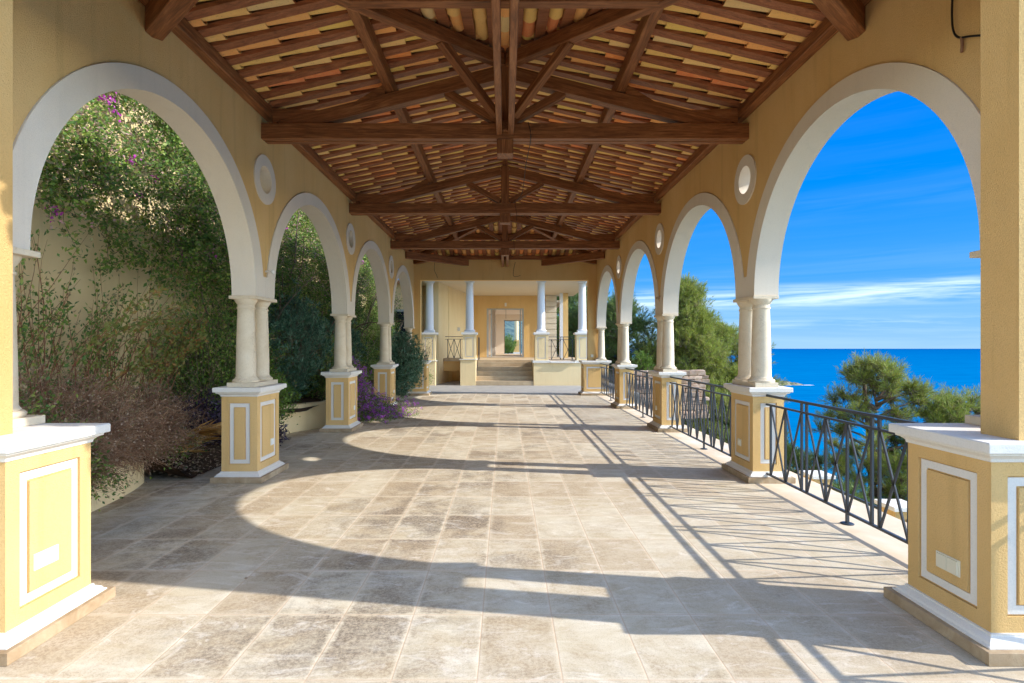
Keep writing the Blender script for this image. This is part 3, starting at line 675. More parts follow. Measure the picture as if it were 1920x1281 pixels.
railing(3.07, 14.0, 10.86, [3, 3, 3], 'third iron railing with crossed bars along the sea side', 12.4)
railing(3.07, 17.68, 14.63, [3, 3, 3], 'farthest iron railing with crossed bars, beside the far corner pier', 16.1)
railing(3.07, 2.83, -2.2, [3, 4, 4, 3], 'iron railing continuing past the near corner pier towards the camera', 0)

# ------------------------------------------------------------------ far porch and house
def ppier(cx, cy, zb, label, w_=.56):
    T = thing('porch_pier', (cx, cy, zb), label, 'pier', 'porch piers with white columns')
    bd, fr = MB(), MB(); x0, x1, y0, y1 = cx-w_/2+.02, cx+w_/2-.02, cy-.27, cy+.27; z0, H = zb, 2.02-zb
    for O_, U_, N_, D_ in (((x0,y0,z0),(1,0,0),(0,-1,0),x1-x0), ((x1,y0,z0),(0,1,0),(1,0,0),y1-y0), ((x1,y1,z0),(-1,0,0),(0,1,0),x1-x0), ((x0,y1,z0),(0,-1,0),(-1,0,0),y1-y0)):
        face(bd, fr, O_, U_, (0,0,1), N_, D_, H, (.09, D_-.09, .07, H-.08), .03)
    bd.build('pedestal', YEL2, T); fr.build('panel_frame', CAPM, T)
    c = MB(); c.sweep(x0, x1, y0, y1, [(0, 2.02), (.03, 2.03), (.06, 2.05), (.06, 2.12), (.05, 2.125)]); c.build('cap', CAPM, T)
    c = MB(); c.box(cx-.2, cx+.2, cy-.2, cy+.2, 2.126, 2.19); c.build('plinth', WHITEC, T)
    c = MB(); shaft(c, cx, cy, 2.19, 4.17, .165, .14); c.build('column', WHITEC, T, smooth='auto')
    c = MB(); c.box(cx-.2, cx+.2, cy-.2, cy+.2, 4.171, 4.195); c.build('abacus', WHITEC, T)
ppier(-1.43, 22.3, 1.062, 'porch pier with white column just left of the stone steps')
ppier(1.46, 22.3, 1.002, 'porch pier with white column just right of the stone steps')
ppier(-3.05, 22.3, 1.002, 'porch pier with white column at the far left of the opening, behind bare twigs')
ppier(3.12, 22.3, 1.002, 'porch pier with white column at the far right of the opening')
H = thing('house', (0, 29, 0), 'ochre villa behind the porch with a glazed doorway and cream soffit', 'house')
for q in ((-1.79,-1.17,22.0,22.62,0,1.03), (-3.36,-2.78,22.0,22.62,0,.97), (1.14,3.45,22.0,23.4,0,.90)): b = MB(); b.box(*q); b.build('podium', YEL2, H, bevel=.004)
for q in ((-1.83,-1.13,21.96,22.66,1.03,1.06), (-3.4,-2.74,21.96,22.66,.97,1.0), (1.10,1.82,21.96,23.3,.901,1.0), (2.8,3.5,21.96,23.3,.901,1.0), (1.82,2.8,21.9,23.3,.901,.96)): b = MB(); b.box(*q); b.build('podium_coping', CAPM, H, bevel=.006)
b = MB(); b.box(-1.72, 3.6, 23.41, 41, .80, .98); b.box(-2.62, -1.721, 23.41, 24.2, .93, 1.06); b.build('floor_slab', STEPM, H)
b = MB(); b.box(-2.62, -1.8, 23.5, 23.62, .52, .929); b.box(-2.62, -1.8, 25.0, 25.1, -.1, .6); b.box(-1.84, -1.73, 22.63, 25.0, 0, .92); b.build('under_wall', YEL, H)
# steps
ST = thing('stone_steps', (0, 22.4, 0), 'five weathered stone steps rising to the porch', 'steps')
for k in range(5):
    b = MB(); b.box(-1.165, 1.135, 22.02+k*.30, 22.02+(k+1)*.30+(.35 if k == 4 else .02), .006+k*.18 - (0 if k == 0 else .012), .18*(k+1)); b.build('step', STEPM, ST, bevel=.008)
# walls of the house
slab('wall_face', [[(-1.9, .981), (-1.9, 4.22), (2.12, 4.22), (2.12, .981), (.99, .981), (.99, 3.55), (-.965, 3.55), (-.965, .981)]], 29, 29.25, 'y', YEL, H)
b = MB(); p0, p1 = Vector((-2.74, 22.7, 0)), Vector((-1.80, 29.0, 0)); dn = (p1-p0).normalized(); nn = Vector((-dn.y, dn.x, 0))*.22
b.add([p0, p1, p1+nn, p0+nn] + [q+Vector((0,0,4.22)) for q in (p0, p1, p1+nn, p0+nn)], [(0,1,5,4),(1,2,6,5),(2,3,7,6),(3,0,4,7),(4,5,6,7)]); b.build('side_wall', YEL2, H)
b = MB(); b.box(-4.2, -2.47, 24.3, 24.5, -.1, 4.22); b.build('back_wall', YEL2, H)
b = MB(); b.box(-4.2, 3.62, 21.4, 29.3, 4.221, 4.60); b.build('porch_roof', CEIL, H)
b = MB()
for k in range(11): b.box(2.125, 2.70, 28.86, 29.3, .985+k*.295, .985+k*.295+.262)
b.box(2.15, 2.67, 28.92, 29.29, .99, 4.21); b.build('quoins', CEIL, H)
b = MB(); b.box(2.74, 2.90, 27.6, 27.9, .98, 4.22); b.build('side_pilaster', WHITEC, H)
b = MB(); b.box(2.905, 3.16, 27.6, 27.9, .98, 4.22); b.build('side_pilaster', YEL, H)
# room seen through the doorway
b = MB(); b.box(-2.4, -2.3, 29.26, 41, .98, 3.9); b.box(-2.4, 3.2, 29.26, 41, 3.9, 4.0); b.box(-.9, -.6, 34.6, 35, .98, 3.9); b.build('room_wall', ROOM, H)
slab('room_end_wall', [[(-2.3, .981), (-2.3, 3.9), (3.2, 3.9), (3.2, .981), (1.32, .981), (1.32, 3.5), (-.08, 3.5), (-.08, .981)]], 41, 41.2, 'y', ROOM, H)
df = MB()
for q in ((-.965,-.87,29.02,29.10,.985,3.545), (-.76,-.69,29.12,29.2,.985,3.5), (.90,.99,29.02,29.10,.985,3.545), (.78,.84,29.12,29.2,.985,3.5), (-.87,.90,29.03,29.09,3.49,3.545), (-.87,.9,29.03,29.2,.985,1.01)): df.box(*q)
df.build('door_frame', ALU, H)
WLmp = MB(); WLmp.box(-.02, .08, 28.93, 28.998, 3.66, 3.84); WLmp.build('wall_lamp', CAPM, H)
b = MB(); b.box(.02, 1.25, 41.02, 41.08, 3.42, 3.49); b.box(-.08, -.03, 41.02, 41.08, .99, 3.49); b.build('window_frame', BASEM, H)
lm = MB(); lm.tube([(.05, 33, 3.9), (.05, 33, 3.2)], .008); lm.build('lamp_wire', BLACK, H)
sl = MB(); lp = p0 + (p1-p0)*.52; sl.box(lp.x+.01, lp.x+.13, lp.y-.06, lp.y+.06, 2.28, 2.45); sl.build('wall_lamp', CAPM, H)
railing(23.5, -2.55, -1.80, [2], 'small dark railing on the bridge slab left of the steps', 0, .96, 'railings of the porch', 'x')
railing(22.2, 1.76, 2.82, [1, 1], 'small bowed railing on the podium right of the steps', 0, .93, 'railings of the porch', 'x')
b = MB(); b.box(-1.04, -.98, 22.5, 23.4, 1.0, 1.99)
T = thing('gate', (-1.1, 22.9, 1.0), 'folded dark iron gate beside the pier at the top of the steps', 'gate'); b = MB()
for k in range(9): b.bar((-1.09, 22.65+k*.09, 1.0), (-1.09, 22.65+k*.09, 1.93), .02, .02, up=(0, 1, 0))
for z in (1.02, 1.92): b.bar((-1.09, 22.63, z), (-1.09, 23.4, z), .025, .03)
b.build('gate_leaf', IRON, T)
# far pier seen through the window, and the hill behind
T = thing('garden_pier', (.95, 46, .98), 'ochre pier seen through the doorway and the back window', 'pier')
b = MB(); b.box(.72, 1.18, 45.8, 46.2, 1.05, 2.05); b.build('pedestal', YEL, T); b = MB(); b.box(.66, 1.24, 45.74, 46.26, .7, 1.05); b.build('base', CAPM, T)
b = MB(); b.lathe(.95, 46, [(.17, 2.05), (.16, 4.6)]); b.build('column', YEL2, T, smooth='auto')
b = MB(); n = 24
for j in range(12):
    for i in range(n): x = -60 + i*6; y = 70 + j*10; b.v.append((x, y, .2 + j*1.3 + 2.2*math.sin(i*.9+j)+1.2*math.sin(i*2.1) - max(0, x-4)*.6))
for j in range(11):
    for i in range(n-1): k = j*n+i; b.f.append([k,k+1,k+n+1,k+n]); b.m.append(0)
o = b.build('far_hill', FARHILL, smooth=True); tag(o, kind='structure')
b = MB(); b.box(-30, 4.5, 30, 70, -.4, .6); o = b.build('yard', PALEST); tag(o, kind='structure')
# neighbouring house glimpsed through the last garden arch
T = thing('side_house', (-6, 24, 0), 'grey beige house wall with a dark window behind the oleander', 'house')
slab('wall_face', [[(-9, 0), (-9, 4.3), (-3.6, 4.3), (-3.6, 0)], [(-4.82, 1.9), (-4.82, 3.1), (-4.25, 3.1), (-4.25, 1.9)]], 24, 24.25, 'y', YEL2, T)
b = MB(); b.box(-4.80, -4.27, 24.12, 24.16, 1.92, 3.08); wdo = b.build('window', DARKW, T)
b = MB()
for q in ((-4.88,-4.19,3.1,3.17), (-4.88,-4.82,1.9,3.1), (-4.25,-4.19,1.9,3.1)): b.box(q[0], q[1], 23.97, 24.03, q[2], q[3])
b.build('window_frame', ALU, wdo)
b = MB(); b.box(-9, -3.5, 23.7, 25, 4.30, 4.42); b.build('roof', ROOFTOP, T)

# ------------------------------------------------------------------ garden walls, soil
b = MB(); b.box(-5.65, -5.4, .5, 23.2, -.35, 5.5)
o = b.build('garden_wall', YEL2); tag(o, 'tall pale ochre retaining wall behind the creepers', 'wall')
def ribbon(name, pts, h, th, m, label):
    ps = [Vector((x, y, 0)) for x, y in pts]; c = MB(); n = len(ps); off = []
    for i, p in enumerate(ps):
        d = (ps[min(i+1, n-1)]-ps[max(i-1, 0)]).normalized(); off.append(Vector((-d.y, d.x, 0))*th)
    for i, p in enumerate(ps): q = p+off[i]; c.v += [(p.x,p.y,-.01),(p.x,p.y,h),(q.x,q.y,h),(q.x,q.y,-.01)]
    for i in range(n-1):
        for k in range(3): c.f.append([i*4+k, i*4+k+1, (i+1)*4+k+1, (i+1)*4+k][::-1]); c.m.append(0)
    c.f.append([0,1,2,3]); c.m.append(0); k = (n-1)*4; c.f.append([k+3,k+2,k+1,k]); c.m.append(0)
    o = c.build(name, m, None, smooth='auto'); tag(o, label, 'planter wall'); return o
ribbon('planter_wall', [(-3.72, 1.5), (-3.85, 3.2), (-3.93, 4.4), (-3.96, 5.2), (-4.02, 5.7), (-4.1, 6.1), (-4.21, 6.43)], .46, .18, YEL2, 'low curved planter wall under the dry twiggy shrub')
ribbon('planter_wall', [(-4.3, 8.6), (-4.2, 9.3), (-3.98, 9.95), (-3.84, 10.3), (-3.6, 10.62), (-3.45, 10.8), (-3.42, 11.6), (-3.45, 14.2), (-3.5, 17.6)], .50, .18, YEL2, 'low planter wall behind the middle garden piers')
b = MB(); ny, nx = 60, 12
for j in range(ny):
    y = 1 + j*(22/(ny-1)); 
    for i in range(nx):
        f_ = i/(nx-1); xr = -4.1 if y < 6.4 else (-3.75 if y < 8.9 else (-4.2 if y < 9.3 else -3.58)); x = -5.4 + (xr+5.4)*f_
        hb = .44 if (y < 6.3 or y > 9.2) else .30*(1-f_) + .012
        b.v.append((x, y, hb + .02*math.sin(x*9+y*5)*(1 if hb > .05 else .1)))
for j in range(ny-1):
    for i in range(nx-1): k = j*nx+i; b.f.append([k,k+1,k+nx+1,k+nx]); b.m.append(0)
o = b.build('soil', SOIL, smooth=True); tag(o, kind='structure')

# ------------------------------------------------------------------ foliage tools
def leafmesh(name, P_, D_, ln, wd, m, parent, fold=.25, up=None):
    n = len(P_); D_ = D_/np.maximum(np.linalg.norm(D_, axis=1, keepdims=True), 1e-6)
    r = rng.normal(size=(n, 3)) if up is None else up + rng.normal(size=(n, 3))*.5
    S = np.cross(D_, r); S /= np.maximum(np.linalg.norm(S, axis=1, keepdims=True), 1e-6); N_ = np.cross(S, D_)
    ln = np.broadcast_to(np.asarray(ln, float), (n,))[:, None]; wd = np.broadcast_to(np.asarray(wd, float), (n,))[:, None]
    v = np.empty((n, 4, 3)); v[:, 0] = P_; v[:, 1] = P_ + D_*ln*.45 + S*wd*.5 + N_*wd*fold; v[:, 2] = P_ + D_*ln; v[:, 3] = P_ + D_*ln*.45 - S*wd*.5 + N_*wd*fold
    v = v.reshape(-1, 3) - np.array(org(parent))
    f = np.arange(n*4).reshape(n, 4); tri = np.concatenate([f[:, [0,1,2]], f[:, [0,2,3]]], 0)
    me = bpy.data.meshes.new(name); me.vertices.add(n*4); me.vertices.foreach_set('co', v.ravel())
    me.loops.add(n*6); me.loops.foreach_set('vertex_index', tri.ravel().astype(np.int32)); me.polygons.add(n*2)
    me.polygons.foreach_set('loop_start', (np.arange(n*2)*3).astype(np.int32)); me.polygons.foreach_set('loop_total', np.full(n*2, 3, np.int32))
    me.materials.append(m); me.update(calc_edges=True); me.validate()
    o = bpy.data.objects.new(name, me); COL.objects.link(o); place(o, org(parent), parent); return o
def twigs(name, starts, dirs, length, rad, m, parent, seg=4, wob=.25, grav=0, sides=3):
    """fast thin curved stems; returns sampled points and directions along them"""
    n = len(starts); P_ = [np.array(starts, float)]; D_ = np.array(dirs, float); D_ /= np.linalg.norm(D_, axis=1, keepdims=True); Ds = [D_.copy()]
    ln = np.broadcast_to(np.asarray(length, float), (n,))[:, None]
    for k in range(seg):
        D_ = D_ + rng.normal(size=(n, 3))*wob; D_[:, 2] += grav; D_ /= np.linalg.norm(D_, axis=1, keepdims=True)
        P_.append(P_[-1] + D_*ln/seg); Ds.append(D_.copy())
    V = []
    A = np.cross(Ds[0], rng.normal(size=(n, 3))); A /= np.linalg.norm(A, axis=1, keepdims=True)
    rad = np.broadcast_to(np.asarray(rad, float), (n,))[:, None]
    for k in range(seg+1):
        B = np.cross(Ds[k], A); r = rad*(1-.75*k/seg)
        for q in range(sides):
            t_ = 2*math.pi*q/sides; V.append(P_[k] + (A*math.cos(t_)+B*math.sin(t_))*r)
    V = np.stack(V, 1); m_ = (seg+1)*sides; base = np.arange(n)[:, None]*m_; Fs = []
    for k in range(seg):
        for q in range(sides): Fs.append(base + np.array([[k*sides+q, k*sides+(q+1) % sides, (k+1)*sides+(q+1) % sides, (k+1)*sides+q]]))
    Fa = np.stack(Fs, 1).reshape(-1, 4); V = V.reshape(-1, 3) - np.array(org(parent)); nf = len(Fa)
    me = bpy.data.meshes.new(name); me.vertices.add(len(V)); me.vertices.foreach_set('co', V.ravel()); me.loops.add(nf*4)
    me.loops.foreach_set('vertex_index', Fa.ravel().astype(np.int32)); me.polygons.add(nf); me.polygons.foreach_set('loop_start', (np.arange(nf)*4).astype(np.int32))
    me.polygons.foreach_set('loop_total', np.full(nf, 4, np.int32)); me.materials.append(m); me.update(calc_edges=True)
    o = bpy.data.objects.new(name, me); COL.objects.link(o); place(o, org(parent), parent)
    return np.stack(P_, 1), np.stack(Ds, 1)
def along(Pn, Dn, per, spread=.03):
    n, k, _ = Pn.shape; idx = rng.integers(0, n, per); t_ = rng.uniform(.15, .999, per)*(k-1); i0 = t_.astype(int); fr = (t_-i0)[:, None]
    p = Pn[idx, i0]*(1-fr) + Pn[idx, i0+1]*fr + rng.normal(size=(per, 3))*spread; d = Dn[idx, i0] + rng.normal(size=(per, 3))*.8
    return p, d
def vnoise(p, s, seed=0):
    a = p*s + seed; return (np.sin(a[:, 0]*1.7+np.cos(a[:, 1]*1.3)*2) + np.sin(a[:, 1]*2.1+a[:, 2]*1.1) + np.sin(a[:, 2]*1.9+np.sin(a[:, 0]*.9)*2))/3
SUNV = np.array([.84, -.14, .52])

# creeper curtain on the tall wall: clumps of leaves on trailing stems
BL = [(192, 180), (206, 188), (288, 333), (258, 368), (242, 300), (262, 300), (392, 606), (104, 394), (216, 212)]
def creeper():
    T = thing('bougainvillea', (-5.2, 12, .4), 'huge tangled bougainvillea and ivy curtain covering the garden wall', 'creeper')
    # clump centres (y, z) on the wall with a depth that varies in lobes
    n = 9000; y = 5.0 + 18*rng.uniform(0, 1, n)**1.25; z = rng.uniform(.4, 7.2, n); p = np.stack([np.zeros(n), y, z], 1)
    nz = vnoise(p, 1.1, 3)*.5 + vnoise(p, 2.7, 9)*.35
    edge_ = np.where(z > 2.95 + .2*np.sin(y*2.3), y - 5.0, y - 7.5 - np.clip(3.05-z, 0, .75)*2.1 + .25*np.sin(z*5))   # lower left corner of the wall stays bare
    keep = (nz > -.62 + .36*np.clip(1.6-edge_, 0, 1.6) + .60*np.clip((9.0-y)/2.4, 0, 1)*(z > 3.0)*(z < 4.9)) & (edge_ > 0) & ((z < 6.7 + .5*nz))
    p = p[keep]; nz = nz[keep]; depth = .12 + np.clip(.55 + .75*nz, .02, 1.3)*np.clip((p[:, 1]-4.6)/3.0, .2, 1)*np.clip(1.25-.13*p[:, 2], .4, 1.1)
    p[:, 0] = -5.4 + depth*rng.uniform(.35, 1.0, len(p))**.5
    m = len(p); dirs = np.stack([rng.uniform(.1, .9, m), rng.normal(size=m)*.6, rng.uniform(-.9, .7, m)], 1)
    Pn, Dn = twigs('stem', p, dirs, rng.uniform(.25, .7, m), .006, BARK, T, 4, .3, -.08)
    lp, ld = along(Pn, Dn, 230000, .055)
    lp[:, 0] = np.maximum(lp[:, 0], -5.38)
    leafmesh('foliage', lp, ld, rng.uniform(.035, .085, len(lp)), rng.uniform(.02, .048, len(lp)), VINE, T)
    # bare woody stems showing
    st = np.stack([rng.uniform(-5.3, -4.6, 90), rng.uniform(9.2, 22, 90), rng.uniform(.3, 2.0, 90)], 1)
    twigs('trunk', st, np.stack([rng.normal(size=90)*.25, rng.normal(size=90)*.4, np.ones(90)], 1), rng.uniform(1.2, 3.2, 90), rng.uniform(.012, .035, 90), BARK, T, 8, .13, 0, 6)
    # flower heads, few near, many on the sunlit far part
    k = 60; fi = rng.integers(0, m, k); fc = Pn[fi, -1]; fc = fc[(fc[:, 1] > 5.5) & (fc[:, 2] > 1.5)]
    fp = np.repeat(fc, 22, 0) + rng.normal(size=(len(fc)*22, 3))*.045
    ex = np.array([(-4.92, 4.92*F/(947-x_), 0) for x_, y_ in BL]); ex[:, 2] = [1.6+(648-y_)*d_/F for (x_, y_), d_ in zip(BL, ex[:, 1])]
    fp = np.concatenate([fp, np.repeat(ex, 24, 0) + rng.normal(size=(len(ex)*24, 3))*.034])
    leafmesh('blossom', fp, rng.normal(size=(len(fp), 3)), .04, .035, PINKF, T)
    fc = Pn[rng.integers(0, m, 4200), -1]; fc = fc[(fc[:, 2] > 2.9) & (rng.uniform(0, 1, len(fc)) < np.where(fc[:, 1] > 9, 1.0, .45))]; fp = np.repeat(fc, 6, 0) + rng.normal(size=(len(fc)*6, 3))*.06
    leafmesh('dry_bract', fp, rng.normal(size=(len(fp), 3)), .04, .03, leafmat('dry_pink_bract', [(.44, .30, .24), (.52, .36, .30), (.38, .27, .17), (.55, .30, .36)], .3, .8), T)
creeper()

# young shoots with red stems against the bare wall
T = thing('wall_shrub', (-4.9, 5.4, .4), 'sparse leafy shrub with long red stems leaning on the bare wall', 'shrub')
n = 150; st = np.stack([rng.uniform(-5.2, -4.4, n), rng.uniform(3.2, 7.6, n), rng.uniform(.5, 1.2, n)], 1)
Pn, Dn = twigs('stem', st, np.stack([rng.uniform(-.35, .2, n), rng.uniform(.1, .8, n), np.ones(n)*1.2], 1), rng.uniform(.9, 2.1, n), .0065, REDTWIG, T, 8, .07)
Pn[:, :, 0] = np.maximum(Pn[:, :, 0], -5.37)
lp, ld = along(Pn, Dn, 5600, .045); leafmesh('foliage', lp, ld, rng.uniform(.035, .075, len(lp)), rng.uniform(.02, .035, len(lp)), VINE, T)
# arching sprays with yellow-green leaves
n = 9; st = np.stack([rng.uniform(-4.5, -4.3, n), rng.uniform(5.6, 7.4, n), rng.uniform(.9, 1.7, n)], 1)
Pn, Dn = twigs('spray', st, np.stack([rng.uniform(0, .3, n), rng.uniform(.5, 1.0, n), rng.uniform(.7, 1.2, n)], 1), rng.uniform(.9, 1.3, n), .006, REDTWIG, T, 8, .05, -.05)
lp, ld = along(Pn, Dn, 900, .03); leafmesh('spray_foliage', lp, ld, .07, .03, leafmat('yellow_green_leaf', [(.22, .25, .06), (.30, .28, .07), (.38, .20, .06), (.18, .22, .05)], .35), T)

# dry twiggy mound hanging over the planter
T = thing('dry_shrub', (-4.5, 4.9, .4), 'large grey brown mound of dry tangled twigs over the curved planter', 'shrub')
n = 9500; th = rng.uniform(0, 2*math.pi, n); c_ = np.stack([np.full(n, -4.62), rng.uniform(3.0, 6.9, n), np.full(n, .62)], 1)
u = rng.normal(size=(n, 3)); u /= np.linalg.norm(u, axis=1, keepdims=True); rad = np.array([.80, .75, .78])*rng.uniform(.45, 1.0, (n, 1))**.6
hgt = np.interp(c_[:, 1], [3, 4.5, 6, 6.9], [1.25, 1.15, .8, .62])[:, None]; low = u[:, 2] < 0
p = c_ + u*rad*np.concatenate([np.ones((n, 2)), hgt], 1); p[:, 0] += .10; ex = 4500; yy_ = rng.uniform(3.2, 6.75, ex)
p = np.concatenate([p, np.stack([np.interp(yy_, [3, 5.2, 6.5], [-3.78, -3.9, -4.12])+rng.uniform(-.16, .13, ex), yy_, rng.uniform(.38, .8, ex)+.06*np.sin(yy_*7)], 1)]); p = p[(p[:, 2] > .30)]; p[:, 0] = np.maximum(p[:, 0], -5.36); n = len(p)
d = (p - np.array([-4.7, 0, .5])*[1, 0, 1]); d[:, 1] = rng.normal(size=n)*.6; d += rng.normal(size=(n, 3))*.5
Pn, Dn = twigs('twig', p, d, rng.uniform(.12, .36, n), .0036, TWIG, T, 3, .4, -.06)
lp, ld = along(Pn, Dn, 17000, .02); leafmesh('dry_foliage', lp, ld, .028, .014, DRYL, T)
lp, ld = along(Pn, Dn, 34000, .03); sel = (vnoise(lp, 1.6, 5) + (5.6-lp[:, 1])*.25 > -.1); leafmesh('foliage', lp[sel], ld[sel], .04, .022, VINE, T)

def bush(name, label, cat, c, r, n, ln, wd, m, group=None, stem=BARK, seedoff=0, tw=260, droop=0, zmin=.02, xmin=-5.38, whorl=0):
    T = thing(name, (c[0], c[1], max(zmin, c[2]-r[2])), label, cat, group)
    k = tw; u = rng.normal(size=(k, 3)); u /= np.linalg.norm(u, axis=1, keepdims=True); rr = rng.uniform(.35, 1, (k, 1))**.5
    nzv = 1 + .28*vnoise(u, 2.6, seedoff)[:, None]; tip = np.array(c) + u*np.array(r)*rr*nzv
    tip[:, 2] = np.maximum(tip[:, 2], zmin+.05); tip[:, 0] = np.maximum(tip[:, 0], xmin)
    base = np.array(c)*[1, 1, 0] + np.array([0, 0, max(zmin, c[2]-r[2])]) + rng.normal(size=(k, 3))*[.12, .18, .0]
    base = base*.4 + tip*.6
    L_ = np.linalg.norm(tip-base, axis=1)+.02
    Pn, Dn = twigs('stem', base, tip-base, L_, .006, stem, T, 4, .12, droop)
    if whorl:
        ci = rng.integers(0, k, n//whorl); tt = rng.uniform(.5, 1, len(ci)); i0 = np.minimum((tt*4).astype(int), 4)
        cen = Pn[ci, i0] + rng.normal(size=(len(ci), 3))*.09; ax = Dn[ci, i0]*.6 + np.array([.1, 0, .45])
        lp = np.repeat(cen, whorl, 0); ld = np.repeat(ax, whorl, 0) + rng.normal(size=(len(lp), 3))*.75
    else: lp, ld = along(Pn, Dn, n, .07)
    ok = (lp[:, 2] > zmin) & (lp[:, 0] > xmin); lp, ld = lp[ok], ld[ok]
    leafmesh('foliage', lp, ld, ln*rng.uniform(.6, 1.15, len(lp)), wd*rng.uniform(.7, 1.1, len(lp)), m, T)
    return T, Pn, Dn
G = 'oleander bushes along the garden side'
bush('oleander', 'tall dark oleander seen through the second arch', 'shrub', (-4.45, 11.4, 1.75), (.75, 1.5, 1.15), 16000, .12, .022, OLE, G, whorl=8, tw=420, zmin=.45)
bush('oleander', 'dark oleander behind the violet flowers in the third arch', 'shrub', (-4.5, 14.4, 1.65), (.75, 1.3, 1.0), 11000, .12, .022, OLE, G, whorl=8, tw=320, zmin=.45)
bush('oleander', 'blue-green oleander drooping over the floor in the last arch', 'shrub', (-3.0, 16.15, 1.22), (.55, .78, .98), 15000, .12, .024, OLE, G, whorl=8, tw=420, droop=-.12, zmin=.12)
bush('green_bush', 'small fresh green bush at the foot of the second arch', 'shrub', (-4.05, 9.2, .72), (.45, .75, .48), 7000, .05, .028, BRIGHT, tw=260, zmin=.12)
bush('green_bush', 'dense leafy ivy mound behind the nearest garden pier', 'shrub', (-4.75, 8.9, 1.35), (.6, 1.0, 1.2), 14000, .055, .03, VINE, tw=420, zmin=.2)
bush('green_bush', 'green shrub behind the middle garden pier above the violet flowers', 'shrub', (-4.0, 12.6, 1.25), (.5, .9, .75), 8000, .05, .025, VINE, tw=300, zmin=.4)
bush('green_bush', 'pale green young tree in front of the neighbouring house', 'shrub', (-4.3, 19.5, 1.9), (.4, .8, 1.0), 4000, .05, .03, BRIGHT, tw=160, zmin=.3)
bush('purple_heart', 'dark purple trailing plant behind the dead palm frond', 'plant', (-4.55, 8.35, .5), (.45, .6, .42), 5000, .10, .026, PURP, 'purple trailing plants', tw=240, zmin=.02)
bush('purple_heart', 'dark purple trailing plant at the foot of the low planter wall', 'plant', (-3.95, 8.75, .2), (.42, .5, .24), 2600, .09, .024, PURP, 'purple trailing plants', tw=160, zmin=.01)
# violet lantana cascading onto the floor
T, Pn, Dn = bush('lantana', 'violet flowering lantana spilling between the garden piers onto the floor', 'shrub', (-3.62, 12.5, .72), (.52, 1.0, .72), 12000, .04, .022, VINE, tw=420, zmin=.01)
n = 260; st = np.stack([rng.uniform(-3.5, -3.2, n), rng.uniform(11.9, 13.3, n), rng.uniform(.05, .5, n)], 1)
d_ = np.stack([rng.uniform(.3, 1.1, n), rng.normal(size=n)*.35, -rng.uniform(0, .3, n)], 1)
P2_, D2_ = twigs('runner', st, d_, rng.uniform(.5, 1.5, n), .004, BARK, T, 6, .1, -.10)
P2_[:, :, 2] = np.maximum(P2_[:, :, 2], .03); ok = P2_[:, -1, 0] < -1.9; P2_, D2_ = P2_[ok], D2_[ok]
lp, ld = along(P2_, D2_, 9000, .04); lp[:, 2] = np.maximum(lp[:, 2], .012); leafmesh('runner_foliage', lp, ld, .035, .02, VINE, T)
fa, _ = along(Pn, Dn, 1100, .06); fa = fa[(fa[:, 0] > -3.75) & (fa[:, 2] < 1.5)]; fb, _ = along(P2_, D2_, 620, .05); fc = np.concatenate([fa, fb]); fc[:, 2] = np.maximum(fc[:, 2]+.02, .04)
fp = np.repeat(fc, 12, 0) + rng.normal(size=(len(fc)*12, 3))*.018; leafmesh('flower_head', fp, rng.normal(size=(len(fp), 3)) + [.3, -.2, .6], .022, .02, FLOW, T)
bush('dry_tuft', 'straw coloured dry tuft under the drooping oleander', 'plant', (-3.5, 14.95, .45), (.22, .28, .42), 1800, .06, .012, DRYL, tw=160, zmin=.01)
# bare twigs rising at the far left of the opening
T = thing('bare_twigs', (-2.75, 18.7, 0), 'thin bare brown twigs rising beside the far left porch pier', 'plant'); n = 26
st = np.stack([rng.uniform(-3.0, -2.7, n), rng.uniform(18.6, 18.9, n), np.full(n, .3)+rng.uniform(0, .7, n)], 1)
Pn, Dn = twigs('stem', st, np.stack([rng.uniform(-.1, .45, n), rng.normal(size=n)*.1, np.ones(n)], 1), rng.uniform(.7, 1.2, n), .006, BARK, T, 6, .06)
lp, ld = along(Pn, Dn, 420, .03); leafmesh('foliage', lp, ld, .06, .014, leafmat('rust_leaf', [(.16, .07, .04), (.22, .12, .07), (.10, .08, .05)]), T)
bush('green_bush', 'low yellow-green bush beyond the far left corner pier', 'shrub', (-3.05, 20.3, .45), (.35, .6, .4), 2500, .05, .025, BRIGHT, tw=120, zmin=.01)
# dead palm frond on the soil
T = thing('palm_frond', (-4.1, 7.5, .05), 'dead orange-brown palm frond lying behind the nearest garden pier', 'palm frond')
for (px, py, ax, L_) in ((-4.55, 7.15, .35, .95), (-4.35, 7.5, .7, .8), (-4.4, 7.3, .05, .8)):
    n = 46; t_ = np.linspace(0, 1, n); rach = np.stack([px + t_*L_*math.cos(ax), py + t_*L_*math.sin(ax), .16+.34*np.sin(t_*math.pi*.8)], 1)
    c = MB(); c.tube([tuple(q) for q in rach[::5]], .012, 5); c.build('rachis', PALMD, T)
    for sgn in (-1, 1):
        dd = np.stack([np.cos(ax+sgn*(.9-.5*t_)), np.sin(ax+sgn*(.9-.5*t_)), .35-.7*t_+rng.normal(size=n)*.18], 1)
        leafmesh('blade', rach, dd, (.42*(1-.4*t_)*rng.uniform(.8, 1.1, n)), .032, PALMD, T)
n = 1500; lp = np.stack([rng.uniform(-4.9, -3.75, n), rng.uniform(6.6, 8.8, n), np.full(n, .03)], 1); lp[:, 2] = .02+.3*np.clip((-3.8-lp[:, 0])/1.6, 0, 1)
o = leafmesh('leaf_litter', lp, rng.normal(size=(n, 3))*[1, 1, .3], .045, .025, DRYL, None); tag(o, kind='stuff')
